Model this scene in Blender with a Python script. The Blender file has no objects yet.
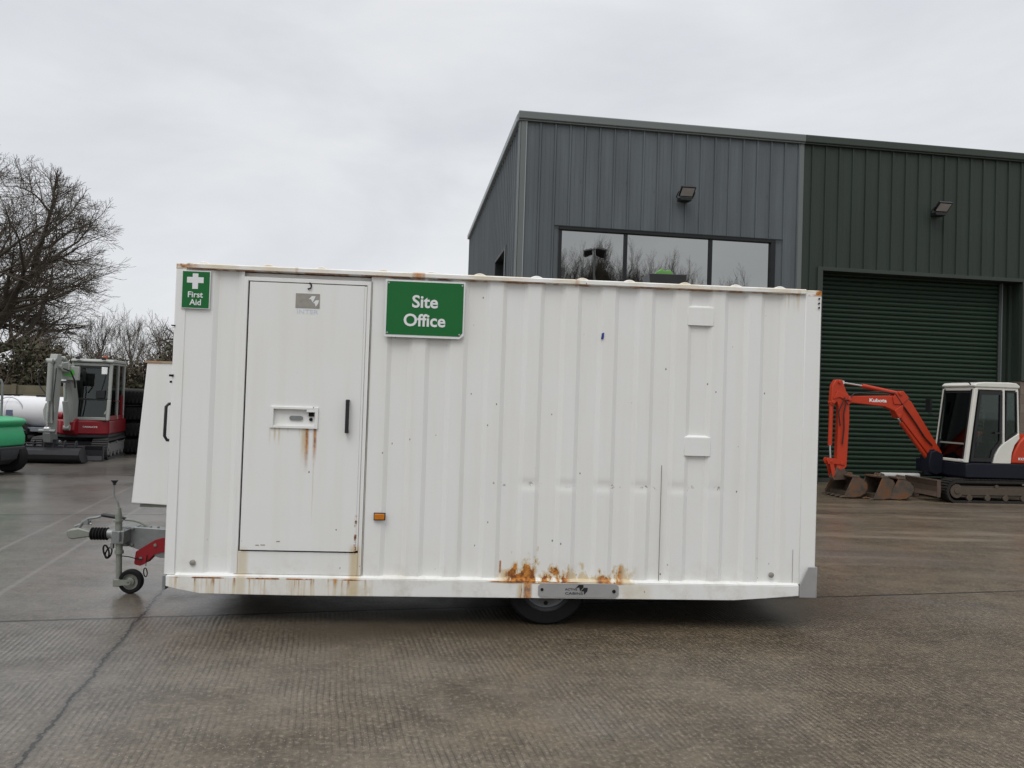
import bpy, bmesh, math, random
from mathutils import Vector, Matrix, Euler
PI = math.pi
S = bpy.context.scene
COL = S.collection
# ------------------------------------------------------------------ helpers
class MB:
    """collects shapes, then links them as one mesh object"""
    def __init__(self, xf=None):
        self.v = []; self.f = []; self.xf = xf; self.marks = []
    def _add(self, vs, fs):
        o = len(self.v)
        if self.xf is not None: vs = [self.xf @ Vector(v) for v in vs]
        self.v += [tuple(v) for v in vs]; f0 = len(self.f); self.f += [tuple(i + o for i in f) for f in fs]
        self.marks.append(((o, len(self.v)), (f0, len(self.f))))
        return self
    def box(self, x0, x1, y0, y1, z0, z1):
        vs = [(x, y, z) for x in (x0, x1) for y in (y0, y1) for z in (z0, z1)]
        return self._add(vs, [(0,1,3,2),(4,6,7,5),(0,4,5,1),(2,3,7,6),(0,2,6,4),(1,5,7,3)])
    def prism(self, poly, axis, a0, a1):
        n = len(poly)
        def P(p, a):
            return {'x': (a, p[0], p[1]), 'y': (p[0], a, p[1]), 'z': (p[0], p[1], a)}[axis]
        vs = [P(p, a0) for p in poly] + [P(p, a1) for p in poly]
        fs = [tuple(range(n)), tuple(range(2*n-1, n-1, -1))]
        fs += [(i, (i+1) % n, n+(i+1) % n, n+i) for i in range(n)]
        return self._add(vs, fs)
    def shell(self, pts, axis, a0, a1, th):
        """open strip of given thickness along a 2D path, extruded"""
        n = len(pts); off = []
        for i, p in enumerate(pts):
            a = pts[max(i-1, 0)]; b = pts[min(i+1, n-1)]
            dx, dy = b[0]-a[0], b[1]-a[1]; l = math.hypot(dx, dy) or 1
            off.append((p[0]-dy/l*th, p[1]+dx/l*th))
        for i in range(n-1):
            self.prism([pts[i], pts[i+1], off[i+1], off[i]], axis, a0, a1)
        return self
    def tube(self, pts, r, n=8, cap=True):
        pts = [Vector(p) for p in pts]; k = len(pts)
        rs = r if isinstance(r, (list, tuple)) else [r]*k
        t0 = (pts[1]-pts[0]).normalized()
        up = Vector((0, 0, 1)) if abs(t0.z) < .9 else Vector((1, 0, 0))
        a = t0.cross(up).normalized(); vs = []
        for i in range(k):
            t = (pts[min(i+1, k-1)]-pts[max(i-1, 0)])
            if t.length < 1e-9: t = t0.copy()
            t.normalize()
            a = (a - t*a.dot(t))
            if a.length < 1e-6: a = t.orthogonal()
            a.normalize(); b = t.cross(a)
            for j in range(n):
                th = 2*PI*j/n
                vs.append(pts[i]+(a*math.cos(th)+b*math.sin(th))*rs[i])
        fs = [(i*n+j, i*n+(j+1) % n, (i+1)*n+(j+1) % n, (i+1)*n+j) for i in range(k-1) for j in range(n)]
        if cap: fs += [tuple(range(n-1, -1, -1)), tuple(range((k-1)*n, k*n))]
        return self._add(vs, fs)
    def cyl(self, p0, p1, r0, r1=None, n=20):
        return self.tube([p0, p1], [r0, r0 if r1 is None else r1], n)
    def lathe(self, prof, o, axis, n=32):
        """prof: (radius, height) closed loop or open path; axis unit vector"""
        o = Vector(o); ax = Vector(axis).normalized(); a = ax.orthogonal().normalized(); b = ax.cross(a)
        k = len(prof); vs = []
        for r, h in prof:
            for j in range(n):
                th = 2*PI*j/n
                vs.append(o+ax*h+(a*math.cos(th)+b*math.sin(th))*r)
        fs = [(i*n+j, i*n+(j+1) % n, (i+1)*n+(j+1) % n, (i+1)*n+j) for i in range(k-1) for j in range(n)]
        return self._add(vs, fs)
    def each(self, name, mat, parent=None, **k):
        """links every added shape as a part of its own"""
        out = []
        for (v0, v1), (f0, f1) in self.marks:
            m = MB(); m.v = self.v[v0:v1]; m.f = [tuple(i-v0 for i in f) for f in self.f[f0:f1]]
            out.append(m.build(name, mat, parent, **k))
        return out
    def build(self, name, mat, parent=None, bevel=0, smooth=True, angle=35, seg=2, label=None):
        me = bpy.data.meshes.new(name); me.from_pydata(self.v, [], self.f); me.update()
        bm = bmesh.new(); bm.from_mesh(me); bmesh.ops.recalc_face_normals(bm, faces=bm.faces); bm.to_mesh(me); bm.free()
        me.materials.append(mat)
        if smooth:
            me.polygons.foreach_set('use_smooth', [True]*len(me.polygons)); me.set_sharp_from_angle(angle=math.radians(angle))
        o = bpy.data.objects.new(name, me); COL.objects.link(o); o.parent = parent
        if bevel:
            m = o.modifiers.new('bevel', 'BEVEL'); m.width = bevel; m.segments = seg; m.limit_method = 'ANGLE'; m.angle_limit = math.radians(40)
        if label: o['label'] = label
        return o
def tag(o, label, cat, group=None, kind=None):
    o['label'] = label; o['category'] = cat
    if group: o['group'] = group
    if kind: o['kind'] = kind
    return o
def empty(name, loc, rz=0, label=None, cat=None, group=None):
    o = bpy.data.objects.new(name, None); COL.objects.link(o); o.location = loc; o.rotation_euler = (0, 0, rz)
    o.empty_display_size = .2
    if label: tag(o, label, cat, group)
    return o
def text(name, body, cx, cz, y, w, h, mat, parent, bold=.02, rotz=0, xf=None, spacing=1.0, line=1.0, shear=0):
    """lettering facing local -Y, fitted to w x h, centred at (cx,cz)"""
    cu = bpy.data.curves.new(name, 'FONT'); cu.body = body; cu.align_x = 'CENTER'; cu.offset = bold
    cu.extrude = .004; cu.space_character = spacing; cu.space_line = line; cu.resolution_u = 4; cu.shear = shear
    t = bpy.data.objects.new(name, cu); COL.objects.link(t)
    bpy.context.view_layer.update()
    me = bpy.data.meshes.new_from_object(t.evaluated_get(bpy.context.evaluated_depsgraph_get()))
    bpy.data.objects.remove(t); bpy.data.curves.remove(cu)
    xs = [v.co.x for v in me.vertices]; ys = [v.co.y for v in me.vertices]
    sx = w/(max(xs)-min(xs)); sz = h/(max(ys)-min(ys)); mx = (max(xs)+min(xs))/2; my = (max(ys)+min(ys))/2
    for v in me.vertices:
        p = Vector(((v.co.x-mx)*sx+cx, y-v.co.z*.25, (v.co.y-my)*sz+cz))
        v.co = (xf @ p) if xf is not None else p
    me.name = name; me.materials.clear(); me.materials.append(mat)
    o = bpy.data.objects.new(name, me); COL.objects.link(o); o.parent = parent
    return o
# ------------------------------------------------------------------ materials
class G:
    def __init__(self, nt): self.nt = nt; self.l = nt.links
    def node(self, t, **k):
        n = self.nt.nodes.new(t)
        for a, b in k.items(): setattr(n, a, b)
        return n
    def put(self, sock, v):
        if isinstance(v, (int, float)): sock.default_value = v
        elif isinstance(v, (tuple, list)): sock.default_value = tuple(v) + ((1,) if len(v) == 3 and sock.type == 'RGBA' else ())
        else: self.l.new(v, sock)
    def m(self, op, a, b=0., c=0., clamp=False):
        n = self.node('ShaderNodeMath', operation=op, use_clamp=clamp)
        self.put(n.inputs[0], a); self.put(n.inputs[1], b)
        if op in ('MULTIPLY_ADD', 'SMOOTH_MIN', 'COMPARE', 'WRAP'): self.put(n.inputs[2], c)
        return n.outputs[0]
    def add(self, a, b): return self.m('ADD', a, b)
    def sub(self, a, b): return self.m('SUBTRACT', a, b)
    def mul(self, a, *bs):
        for b in bs: a = self.m('MULTIPLY', a, b)
        return a
    def step(self, x, a, b):
        """smoothstep from a to b (falls if a>b)"""
        n = self.node('ShaderNodeMapRange', interpolation_type='SMOOTHSTEP')
        lo, hi, o0, o1 = (a, b, 0., 1.) if not isinstance(a, (int, float)) or not isinstance(b, (int, float)) or a < b else (b, a, 1., 0.)
        self.put(n.inputs[0], x); self.put(n.inputs[1], lo); self.put(n.inputs[2], hi)
        n.inputs[3].default_value = o0; n.inputs[4].default_value = o1
        return n.outputs[0]
    def noise(self, vec, scale, detail=4, rough=.55, out=0, dist=0):
        n = self.node('ShaderNodeTexNoise'); n.inputs['Scale'].default_value = scale
        n.inputs['Detail'].default_value = detail; n.inputs['Roughness'].default_value = rough; n.inputs['Distortion'].default_value = dist
        self.l.new(vec, n.inputs['Vector']); return n.outputs[out]
    def vor(self, vec, scale, feature='F1', rnd=1.):
        n = self.node('ShaderNodeTexVoronoi', feature=feature); n.inputs['Scale'].default_value = scale
        n.inputs['Randomness'].default_value = rnd
        self.l.new(vec, n.inputs['Vector']); return n
    def mapv(self, vec, scale=(1,1,1), rot=(0,0,0), loc=(0,0,0)):
        n = self.node('ShaderNodeMapping'); n.inputs['Scale'].default_value = scale; n.inputs['Rotation'].default_value = rot; n.inputs['Location'].default_value = loc
        self.l.new(vec, n.inputs['Vector']); return n.outputs[0]
    def mix(self, f, a, b):
        n = self.node('ShaderNodeMix', data_type='RGBA'); self.put(n.inputs[0], f); self.put(n.inputs[6], a); self.put(n.inputs[7], b); return n.outputs[2]
    def bump(self, h, dist=.01, strength=1., normal=None):
        n = self.node('ShaderNodeBump'); n.inputs['Strength'].default_value = strength; n.inputs['Distance'].default_value = dist
        self.put(n.inputs['Height'], h)
        if normal is not None: self.l.new(normal, n.inputs['Normal'])
        return n.outputs[0]
    def xyz(self, vec):
        n = self.node('ShaderNodeSeparateXYZ'); self.l.new(vec, n.inputs[0]); return n.outputs
    def vec(self, x, y, z):
        n = self.node('ShaderNodeCombineXYZ'); self.put(n.inputs[0], x); self.put(n.inputs[1], y); self.put(n.inputs[2], z); return n.outputs[0]
def newmat(name):
    m = bpy.data.materials.new(name); m.use_nodes = True; nt = m.node_tree
    bs = nt.nodes['Principled BSDF']; g = G(nt)
    tc = g.node('ShaderNodeTexCoord').outputs['Object']
    return m, g, bs, tc
def simple(name, col, rough=.5, metal=0., var=.15, scale=6., bump=0., dirt=None, dirt_amt=.5, dirt_scale=4., grain=0., spec=.4):
    m, g, bs, tc = newmat(name); bs.inputs['Specular IOR Level'].default_value = spec
    n = g.noise(tc, scale, 5)
    c = g.mix(n, tuple(x*(1-var) for x in col), tuple(min(1, x*(1+var)) for x in col))
    if dirt:
        d = g.step(g.noise(tc, dirt_scale, 6, .65), 1-dirt_amt*.75-.12, 1-dirt_amt*.75+.15)
        c = g.mix(d, c, dirt)
        g.put(bs.inputs['Roughness'], g.add(g.mul(d, .8-rough), rough))
    else:
        g.put(bs.inputs['Roughness'], g.add(g.mul(g.noise(tc, scale*1.7, 3), .2), rough-.1))
    g.put(bs.inputs['Base Color'], c); bs.inputs['Metallic'].default_value = metal
    if bump: g.l.new(g.bump(g.noise(tc, 40, 6, .6), bump), bs.inputs['Normal'])
    return m
def glass(name, tint=(.6,.66,.64), alpha=.55, reflect=.10):
    m = bpy.data.materials.new(name); m.use_nodes = True; nt = m.node_tree; nt.nodes.clear(); g = G(nt)
    out = g.node('ShaderNodeOutputMaterial'); tr = g.node('ShaderNodeBsdfTransparent'); gl = g.node('ShaderNodeBsdfGlossy')
    tr.inputs[0].default_value = tuple(t*alpha for t in tint)+(1,); gl.inputs[0].default_value = (.9,.95,.95,1); gl.inputs['Roughness'].default_value = .03
    fr = g.node('ShaderNodeFresnel'); fr.inputs[0].default_value = 1.5
    f = g.m('MULTIPLY_ADD', fr.outputs[0], 1.2, reflect-.04, clamp=True)
    mx = g.node('ShaderNodeMixShader'); g.l.new(f, mx.inputs[0]); g.l.new(tr.outputs[0], mx.inputs[1]); g.l.new(gl.outputs[0], mx.inputs[2]); g.l.new(mx.outputs[0], out.inputs[0])
    return m

# ---- cabin paint: white, with rust, streaks, chips and grime at their own places on the cabin
def cabin_paint(name, base=(.755,.755,.735), extra=True):
    m, g, bs, tc = newmat(name)
    x, y, z = g.xyz(tc)
    st = g.noise(g.mapv(tc, (11, 3, .7)), 1., 4, .5)          # drips running down
    big = g.noise(tc, 1.3, 3)
    c = g.mix(g.step(st, .42, .75), base, tuple(b*k for b, k in zip(base, (.965, .96, .945))))
    c = g.mix(g.mul(g.step(big, .45, .75), .35), c, tuple(b*k for b, k in zip(base, (.95, .93, .87))))
    # fine scuffs
    sc = g.noise(g.mapv(tc, (2.2, 1, 9)), 6, 7, .7)
    c = g.mix(g.mul(g.step(sc, .66, .74), .25), c, (.38, .36, .33))
    nf = g.noise(tc, 26, 5, .65); nm = g.noise(tc, 9, 4, .6)
    rustcol = g.mix(g.step(nf, .38, .62), (.52, .21, .035), (.17, .055, .015))
    total = None
    def acc(mask):
        nonlocal total
        total = mask if total is None else g.m('MAXIMUM', total, mask)
    yellow = None
    def yacc(mask):
        nonlocal yellow
        yellow = mask if yellow is None else g.m('MAXIMUM', yellow, mask)
    def band(v, a, b, s): return g.mul(g.step(v, a-s, a+s), g.step(v, b+s, b-s))
    def streak(s0, w, zt, zb, k=1., wob=.01):
        dx = g.m('ABSOLUTE', g.sub(g.add(x, g.mul(g.sub(nm, .5), wob)), s0))
        return g.mul(g.step(dx, w, 0.), g.step(z, zb, zb+(zt-zb)*.75), g.step(z, zt+.006, zt-.002), k)
    if extra:
        # drips below the lock box
        for a in ((.957,.021,1.394,1.05,1.0),(.935,.030,1.394,1.10,.75),(1.012,.020,1.394,1.10,.95),(.73,.013,1.394,1.27,.7),(.76,.011,1.394,1.25,.6),
                  (.82,.010,1.394,1.35,.35),(.905,.010,1.394,1.31,.4),(.695,.012,1.394,1.24,.3)):
            (acc if a[4] > .9 else yacc)(streak(*a))
        yacc(streak(1.01, .006, 1.15, .62, .45))
        # yellow runs beside the door foot
        yacc(g.mul(band(x, .50, .57, .02), band(z, .20, .53, .03), .55)); yacc(g.mul(band(x, 1.29, 1.36, .02), band(z, .20, .56, .03), .75))
        # door right edge
        acc(g.mul(band(x, 1.315, 1.332, .004), band(z, .52, .78, .02), g.step(nf, .45, .6)))
        acc(g.mul(band(x, .505, .512, .004), band(z, .52, .60, .02)))
        # rust blooms above the rail beside the wheel
        n1 = g.noise(g.mapv(tc, (1, .1, .62), loc=(.31,0,0)), 13., 4, .62)
        q1 = g.add(g.sub(n1, g.mul(g.sub(z, .335), 1.75)), g.mul(band(x, 2.42, 2.66, .05), .10)); blo = g.mul(g.step(q1, .425, .475), g.step(z, .318, .330))
        top = .43
        acc(g.mul(blo, band(x, 2.41, 2.87, .025)))
        acc(g.mul(blo, band(x, 3.08, 3.27, .02), .9))
        yacc(g.mul(g.step(q1, .33, .44), g.step(z, .31, .33), band(x, 2.36, 3.36, .05), .75))
        acc(g.mul(band(x, 2.365, 2.378, .005), band(z, .385, .475, .01)))
        acc(g.mul(band(x, 2.30, 2.95, .04), band(z, .326, .336, .003), g.step(nm, .42, .5)))
        acc(g.mul(band(x, 2.545, 2.60, .012), g.step(z, .34, .33), g.step(n1, .38, .5), .85)); yacc(g.mul(band(x, 2.50, 2.60, .02), g.step(z, .34, .30), g.add(.35, g.mul(g.step(st, .4, .6), .6))))
        acc(g.mul(band(x, 2.52, 2.60, .012), g.step(z, .34, .33), g.step(g.noise(g.mapv(tc, (60, 1, 8)), 1, 3), .5, .62), .8))
        yacc(g.mul(band(x, 3.27, 3.48, .04), g.step(z, .34, .30), .3))
        # edge of the bottom rail, with drips hanging from it
        dr = g.noise(g.mapv(tc, (38, 1, 2.)), 1, 3, .6)
        acc(g.mul(band(x, .09, 1.36, .05), band(z, .321, .331, .002), g.step(g.noise(g.vec(g.mul(x, 5.), 3., 0.), 1., 3), .46, .52)))
        acc(g.mul(band(x, .09, 1.40, .04), g.step(z, .25, .32), g.step(z, .333, .325), g.step(dr, .56, .66), .9))
        yacc(g.mul(band(x, .05, 1.45, .08), g.step(z, .34, .32), g.add(.12, g.mul(g.step(dr, .45, .65), .5))))
        # head rail
        yacc(g.mul(g.step(z, 2.500, 2.512), g.step(g.noise(g.mapv(tc, (4, 1, 20)), 1, 4), .36, .66), .55)); acc(g.mul(band(z, 2.503, 2.513, .002), g.step(g.noise(g.mapv(tc, (6, 1, 20)), 1, 4), .42, .55), .75))
        acc(g.mul(g.step(x, .24, .0), g.step(z, 2.50, 2.515), g.step(nm, .42, .56)))
        acc(g.mul(g.step(x, 4.40, 4.62), g.step(z, 2.49, 2.51), g.step(nm, .44, .56)))
        yacc(g.mul(band(x, 4.40, 4.58, .02), g.step(z, 2.34, 2.50), g.step(g.noise(g.mapv(tc, (30, 1, 1)), 1, 3), .48, .62), .8))
        acc(g.mul(g.step(z, 2.485, 2.50), g.step(g.noise(g.vec(g.mul(x, 3.3), 7., 0.), 1., 3), .60, .66), .8))
    if extra:
        # scuffs where the folds were knocked, all at one height
        fr = g.m('FRACT', g.mul(g.sub(x, 1.38), 1/.2765)); 
        acc2 = g.mul(g.step(g.m('ABSOLUTE', g.sub(fr, .5)), .30, .12), band(z, 1.018, 1.055, .006), band(x, 2.15, 4.25, .05), g.step(nf, .57, .64))
        c = g.mix(g.mul(acc2, .75), c, (.16,.14,.12))
        # general road dirt on the lowest part
        c = g.mix(g.mul(g.step(z, .60, .20), g.step(g.noise(tc, 5, 5, .7), .46, .70), .45), c, (.44,.40,.31))
    # chips of bare dark primer: small cells, only some of them
    ch = None
    for sc_, r, thr, lo in ((7., .040, .80, 0.), (16., .085, .88, 0.), (5., .036, .45, 1.), (13., .075, .62, 1.)):
        v = g.vor(g.mapv(tc, (1, .2, .6)), sc_); d = g.add(v.outputs['Distance'], g.mul(g.sub(nf, .5), .16))
        k = g.xyz(v.outputs['Color'])[0]
        q = g.mul(g.step(d, r, r*.6), g.step(k, thr, thr+.02))
        if lo: q = g.mul(q, g.step(z, .75, .25))
        ch = q if ch is None else g.m('MAXIMUM', ch, q)
    if yellow is not None: c = g.mix(yellow, c, g.mix(nf, (.50, .37, .17), (.58, .47, .28)))
    if total is not None: c = g.mix(total, c, rustcol)
    c = g.mix(g.mul(ch, .9), c, (.11, .085, .065))
    g.put(bs.inputs['Base Color'], c)
    r = g.add(.36, g.mul(st, .18))
    if total is not None: r = g.add(r, g.mul(total, .4))
    g.put(bs.inputs['Roughness'], r)
    dent = g.noise(tc, 3.2, 2, .4); fine = g.noise(tc, 60, 3)
    h = g.add(g.mul(dent, .0018), g.mul(fine, .0005))
    if total is not None: h = g.add(h, g.mul(total, g.mul(nf, .004)))
    g.l.new(g.bump(h, 1., .9), bs.inputs['Normal'])
    return m
M = {}
M['cabin'] = cabin_paint('cabin_paint')
M['cabin_plain'] = cabin_paint('cabin_paint_side', extra=False)
M['gap'] = simple('door_seal', (.015,.014,.013), .8)
M['weld'] = simple('weld_stain', (.20,.17,.12), .8)
M['sign_green'] = simple('sign_green', (.009,.130,.030), .45, var=.10, scale=3, spec=.25)
M['sign_white'] = simple('sign_white', (.72,.73,.73), .4, var=.04)
M['alu'] = simple('aluminium_plate', (.42,.42,.42), .42, .55, var=.12, scale=12)
M['oldplate'] = simple('worn_plate', (.30,.28,.25), .5, .3, var=.25, scale=30)
M['galv'] = simple('galvanised_steel', (.24,.25,.245), .45, .6, var=.2, scale=25, dirt=(.20,.17,.13), dirt_amt=.35, dirt_scale=18)
M['galv_pale'] = simple('worn_galvanised_steel', (.23,.24,.21), .5, .35, var=.18, scale=30, dirt=(.22,.19,.14), dirt_amt=.45, dirt_scale=22)
M['rubber'] = simple('rubber', (.007,.007,.0075), .75, var=.25, scale=20, bump=.001, spec=.25)
M['black'] = simple('black_plastic', (.014,.014,.015), .4, var=.2)
M['chassis'] = simple('chassis_black', (.012,.011,.010), .8, spec=.2)
M['redsteel'] = simple('red_drawbar_paint', (.25,.008,.013), .42, var=.15, dirt=(.12,.03,.025), dirt_amt=.3, dirt_scale=14)
M['amber'] = simple('amber_reflector', (.50,.16,.008), .25, var=.15, scale=40)
M['rimgrey'] = simple('wheel_rim', (.11,.113,.118), .4, .5, var=.2, scale=20)
M['ink'] = simple('black_print', (.012,.012,.012), .5)
M['faintblue'] = simple('faded_marker', (.56,.61,.70), .6)
M['bluepaint'] = simple('blue_fleck', (.02,.04,.25), .5)

# ------------------------------------------------------------------ ground
GA = math.radians(13.3)
def ground_mat():
    m, g, bs, tc = newmat('wet_concrete')
    x, y, z = g.xyz(tc)
    cu, su = math.cos(GA), math.sin(GA)
    u = g.add(g.mul(x, cu), g.mul(y, su)); v = g.sub(g.mul(y, cu), g.mul(x, su))
    w = g.noise(tc, .9, 3)
    a = g.noise(tc, .35, 5, .6); b = g.noise(g.mapv(tc, (1, 1.5, 1)), 1.3, 7, .68); mid = g.noise(tc, 7, 5, .65)
    fine = g.noise(tc, 34, 6, .75); stn = g.noise(tc, 120, 3, .7)
    side = g.step(g.add(x, g.mul(g.sub(a, .5), 6.)), -5., .5)        # 0 = cleaner grey yard on the left, 1 = silty brown on the right
    k = g.add(g.mul(b, .6), g.mul(mid, .4)); k = g.step(k, .34, .66)
    grey = g.mix(k, (.080,.074,.067), (.150,.140,.126)); brown = g.mix(k, (.050,.036,.020), (.134,.101,.061))
    c = g.mix(g.add(.12, g.mul(side, .82)), grey, brown)
    c = g.mix(g.mul(g.step(a, .52, .66), side, .5), c, (.118,.108,.096))
    c = g.mix(g.mul(g.step(fine, .50, .68), .62), c, (.27,.225,.17))
    c = g.mix(g.mul(g.step(fine, .49, .33), .66), c, (.030,.023,.016))
    spk = g.vor(tc, 60.); c = g.mix(g.mul(g.step(spk.outputs['Distance'], .25, .12), g.step(g.xyz(spk.outputs['Color'])[1], .74, .80), .65), c, (.40,.36,.30))
    spd = g.vor(g.mapv(tc, loc=(3,5,0)), 42.); c = g.mix(g.mul(g.step(spd.outputs['Distance'], .25, .12), g.step(g.xyz(spd.outputs['Color'])[1], .78, .83), .55), c, (.025,.020,.016))
    # long tyre-swept bands further away
    sw = g.noise(g.mapv(tc, (.30, 2.2, 1), (0, 0, -.12)), 1, 6, .6)
    far = g.step(v, 5.9, 8.)
    c = g.mix(g.mul(far, g.add(.3, g.mul(side, .7)), g.step(sw, .48, .68), .60), c, (.225,.180,.132)); c = g.mix(g.mul(far, g.add(.15, g.mul(side, .85)), g.step(sw, .47, .34), .60), c, (.060,.047,.036))
    # brushed grooves across the slab, strongest on the near row
    gw = g.m('SINE', g.mul(g.add(u, g.add(g.mul(g.sub(w, .5), .06), g.mul(g.sub(mid, .5), .010))), 2*PI/.0345))
    near = g.add(.10, g.mul(g.step(v, 6.12, 6.0), .9))
    worn = g.mul(g.add(.16, g.mul(g.step(g.noise(tc, 1.3, 5, .7), .38, .62), .84)), near)
    brk = g.step(g.add(fine, g.mul(g.sub(mid, .5), .5)), .72, .42)
    groove = g.mul(g.step(gw, .62, .97), brk)
    c = g.mix(g.mul(groove, worn, .85), c, (.026,.021,.017))
    ridge = g.mul(g.step(gw, -.35, -.95), g.step(fine, .42, .60)); c = g.mix(g.mul(ridge, worn, .28), c, (.27,.235,.195))
    # a darker brown band with a noisy edge in front of the cabin
    front_band = g.mul(g.step(g.add(v, g.mul(g.sub(b, .5), .9)), 5.20, 5.55), g.step(g.add(x, g.mul(g.sub(mid, .5), 1.2)), -2.2, -.8), g.step(x, 3.6, 2.4), g.step(v, 6.3, 6.1))
    c = g.mix(g.mul(front_band, .68), c, (.040,.029,.017))
    # joints and the crack
    jn = g.add(g.mul(g.sub(g.noise(tc, 3.0, 3, .6), .5), .05), g.mul(g.sub(g.noise(tc, 18, 3, .6), .5), .055))
    vj = g.add(v, g.mul(jn, .5)); uj = g.add(u, g.mul(jn, 1.2))
    joint = None
    for off, wd in ((1.16,.013),(6.085,.022),(11.0,.020),(15.9,.028),(20.8,.04)):
        q = g.step(g.m('ABSOLUTE', g.sub(vj, off)), wd, wd*.5); joint = q if joint is None else g.m('MAXIMUM', joint, q)
    crack = g.mul(g.step(g.m('ABSOLUTE', g.add(uj, 1.245)), .0115, .006), g.step(v, 6.98, 6.94))
    joint = g.m('MAXIMUM', joint, crack)
    c = g.mix(g.mul(g.step(g.m('ABSOLUTE', g.add(uj, 1.245)), .06, .0), g.step(v, 6.98, 6.94), .45), c, (.04,.034,.028))
    c = g.mix(g.mul(joint, .95), c, (.006,.005,.004))
    ln = None
    for off, vv in ((-2.44, 6.1), (-3.10, 6.1), (-7.3, 11.)):
        q = g.mul(g.step(g.m('ABSOLUTE', g.sub(g.add(u, g.mul(jn, .25)), off)), .035, .01), g.step(v, vv, vv+.05)); ln = q if ln is None else g.m('MAXIMUM', ln, q)
    c = g.mix(g.mul(ln, .30), c, (.30,.285,.27))
    # clods and leaves
    for sc_, r_, th_ in ((1.9, .05, .60), (4.5, .055, .74)):
        vo = g.vor(g.mapv(tc, (1, 1.5, 1)), sc_); cl = g.mul(g.step(g.add(vo.outputs['Distance'], g.mul(g.sub(mid, .5), .14)), r_, r_*.6), g.step(g.xyz(vo.outputs['Color'])[2], th_, th_+.02))
        c = g.mix(g.mul(cl, .9), c, (.016,.010,.006))
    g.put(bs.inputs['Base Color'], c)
    wet = g.mul(g.sub(1., g.mul(side, .42)), g.add(.30, g.mul(g.step(g.add(g.mul(b, .4), g.mul(g.noise(tc, .55, 4, .6), .6)), .36, .58), .70)))
    r = g.sub(g.add(.62, g.mul(g.sub(fine, .5), .3)), g.mul(wet, .30))
    g.put(bs.inputs['Roughness'], g.m('MAXIMUM', r, .2)); bs.inputs['IOR'].default_value = 1.38
    g.put(bs.inputs['Coat Weight'], g.mul(wet, .95)); bs.inputs['Coat IOR'].default_value = 1.42; g.put(bs.inputs['Coat Roughness'], g.add(g.add(.07, g.mul(fine, .12)), g.mul(side, .12)))
    h = g.add(g.mul(gw, g.mul(worn, -.0013)), g.mul(fine, .0048)); h = g.add(h, g.mul(b, .010)); h = g.sub(h, g.mul(joint, .010)); h = g.add(h, g.mul(stn, .0016)); h = g.add(h, g.mul(mid, .004))
    g.l.new(g.bump(h, 1., .8), bs.inputs['Normal'])
    h2 = g.add(g.mul(gw, g.mul(worn, -.0010)), g.add(g.mul(b, .007), g.mul(fine, .0022))); g.l.new(g.bump(h2, 1., .7), bs.inputs['Coat Normal'])
    return m
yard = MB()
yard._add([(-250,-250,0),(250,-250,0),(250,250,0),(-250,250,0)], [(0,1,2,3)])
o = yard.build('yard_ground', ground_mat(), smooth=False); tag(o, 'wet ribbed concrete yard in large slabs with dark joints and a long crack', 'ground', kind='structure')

# ------------------------------------------------------------------ site cabin
cab = empty('site_cabin', (-2.408, 5.527, 0), .0673, 'white corrugated steel towable cabin with green signs and rust runs on the wet yard', 'trailer cabin')
L, D = 4.72, 2.0
# corrugated front wall
PITCH = .2765
def wall_profile(s0, s1, ribs):
    """ribs: centres of the proud bands; returns (s,t) path"""
    pts = [(s0, .012)]; OUT, IN = .012, .031
    first = True
    pts = [(s0, OUT)]
    cur = s0
    for a, b in ribs:       # recess from a to b
        pts += [(a, OUT), (a+.032, IN), (b-.032, IN), (b, OUT)]
    pts.append((s1, OUT))
    return pts
rec = [(.262, .455)]
rec2 = []
c0 = 1.47
centres = [1.455+i*PITCH for i in range(12)]
for i, c_ in enumerate(centres):
    a = c_+.045; b = c_+PITCH-.045
    if b < 4.56: rec2.append((a, b))
def strip(mb, pts, z0, z1, nz=1):
    vs = []; fs = []; n = len(pts)
    for k in range(nz+1):
        z = z0+(z1-z0)*k/nz
        for i, (s, t) in enumerate(pts):
            vs.append((s, t, z))
    for k in range(nz):
        for i in range(n-1): fs.append((k*n+i, k*n+i+1, (k+1)*n+i+1, (k+1)*n+i))
    mb._add(vs, fs)
mb = MB()
strip(mb, wall_profile(.0, .475, rec), .335, 2.53)
# right of the door, with hammered dents on the proud bands at about 1.04 m
rng = random.Random(4)
pr = wall_profile(1.375, 4.72, rec2)
zs = [.335, .7, .96, .985, 1.003, 1.018, 1.035, 1.05, 1.066, 1.085, 1.11, 1.5, 2.0, 2.53]
vs = []; n = len(pr)
damp = {}
for i in range(len(pr)+4): damp[i] = rng.choice((0., .25, .55, .9, 1.))
for z in zs:
    for i, (s, t) in enumerate(pr):
        d = 0
        if 2.2 < s < 4.3 and t < .02 and .99 < z < 1.07: d = .008*damp[(i+1)//4*4 % len(pr)]*(1 if 1.01 < z < 1.055 else .45) if z > 1.0 else 0
        wob = .0025*math.sin(s*3.1+z*2.3)+.0015*math.sin(s*7.7-z*5)
        vs.append((s+wob*.5, t+d+(wob if .4 < z < 2.45 else 0), z))
fs = [(k*n+i, k*n+i+1, (k+1)*n+i+1, (k+1)*n+i) for k in range(len(zs)-1) for i in range(n-1)]
mb._add(vs, fs)
mb.box(.455, 1.40, .045, .06, .335, 2.50)
o = mb.build('corrugated_wall', M['cabin'], cab, angle=14, label='white corrugated front wall with dents, chips and orange rust above the rail')
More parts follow.
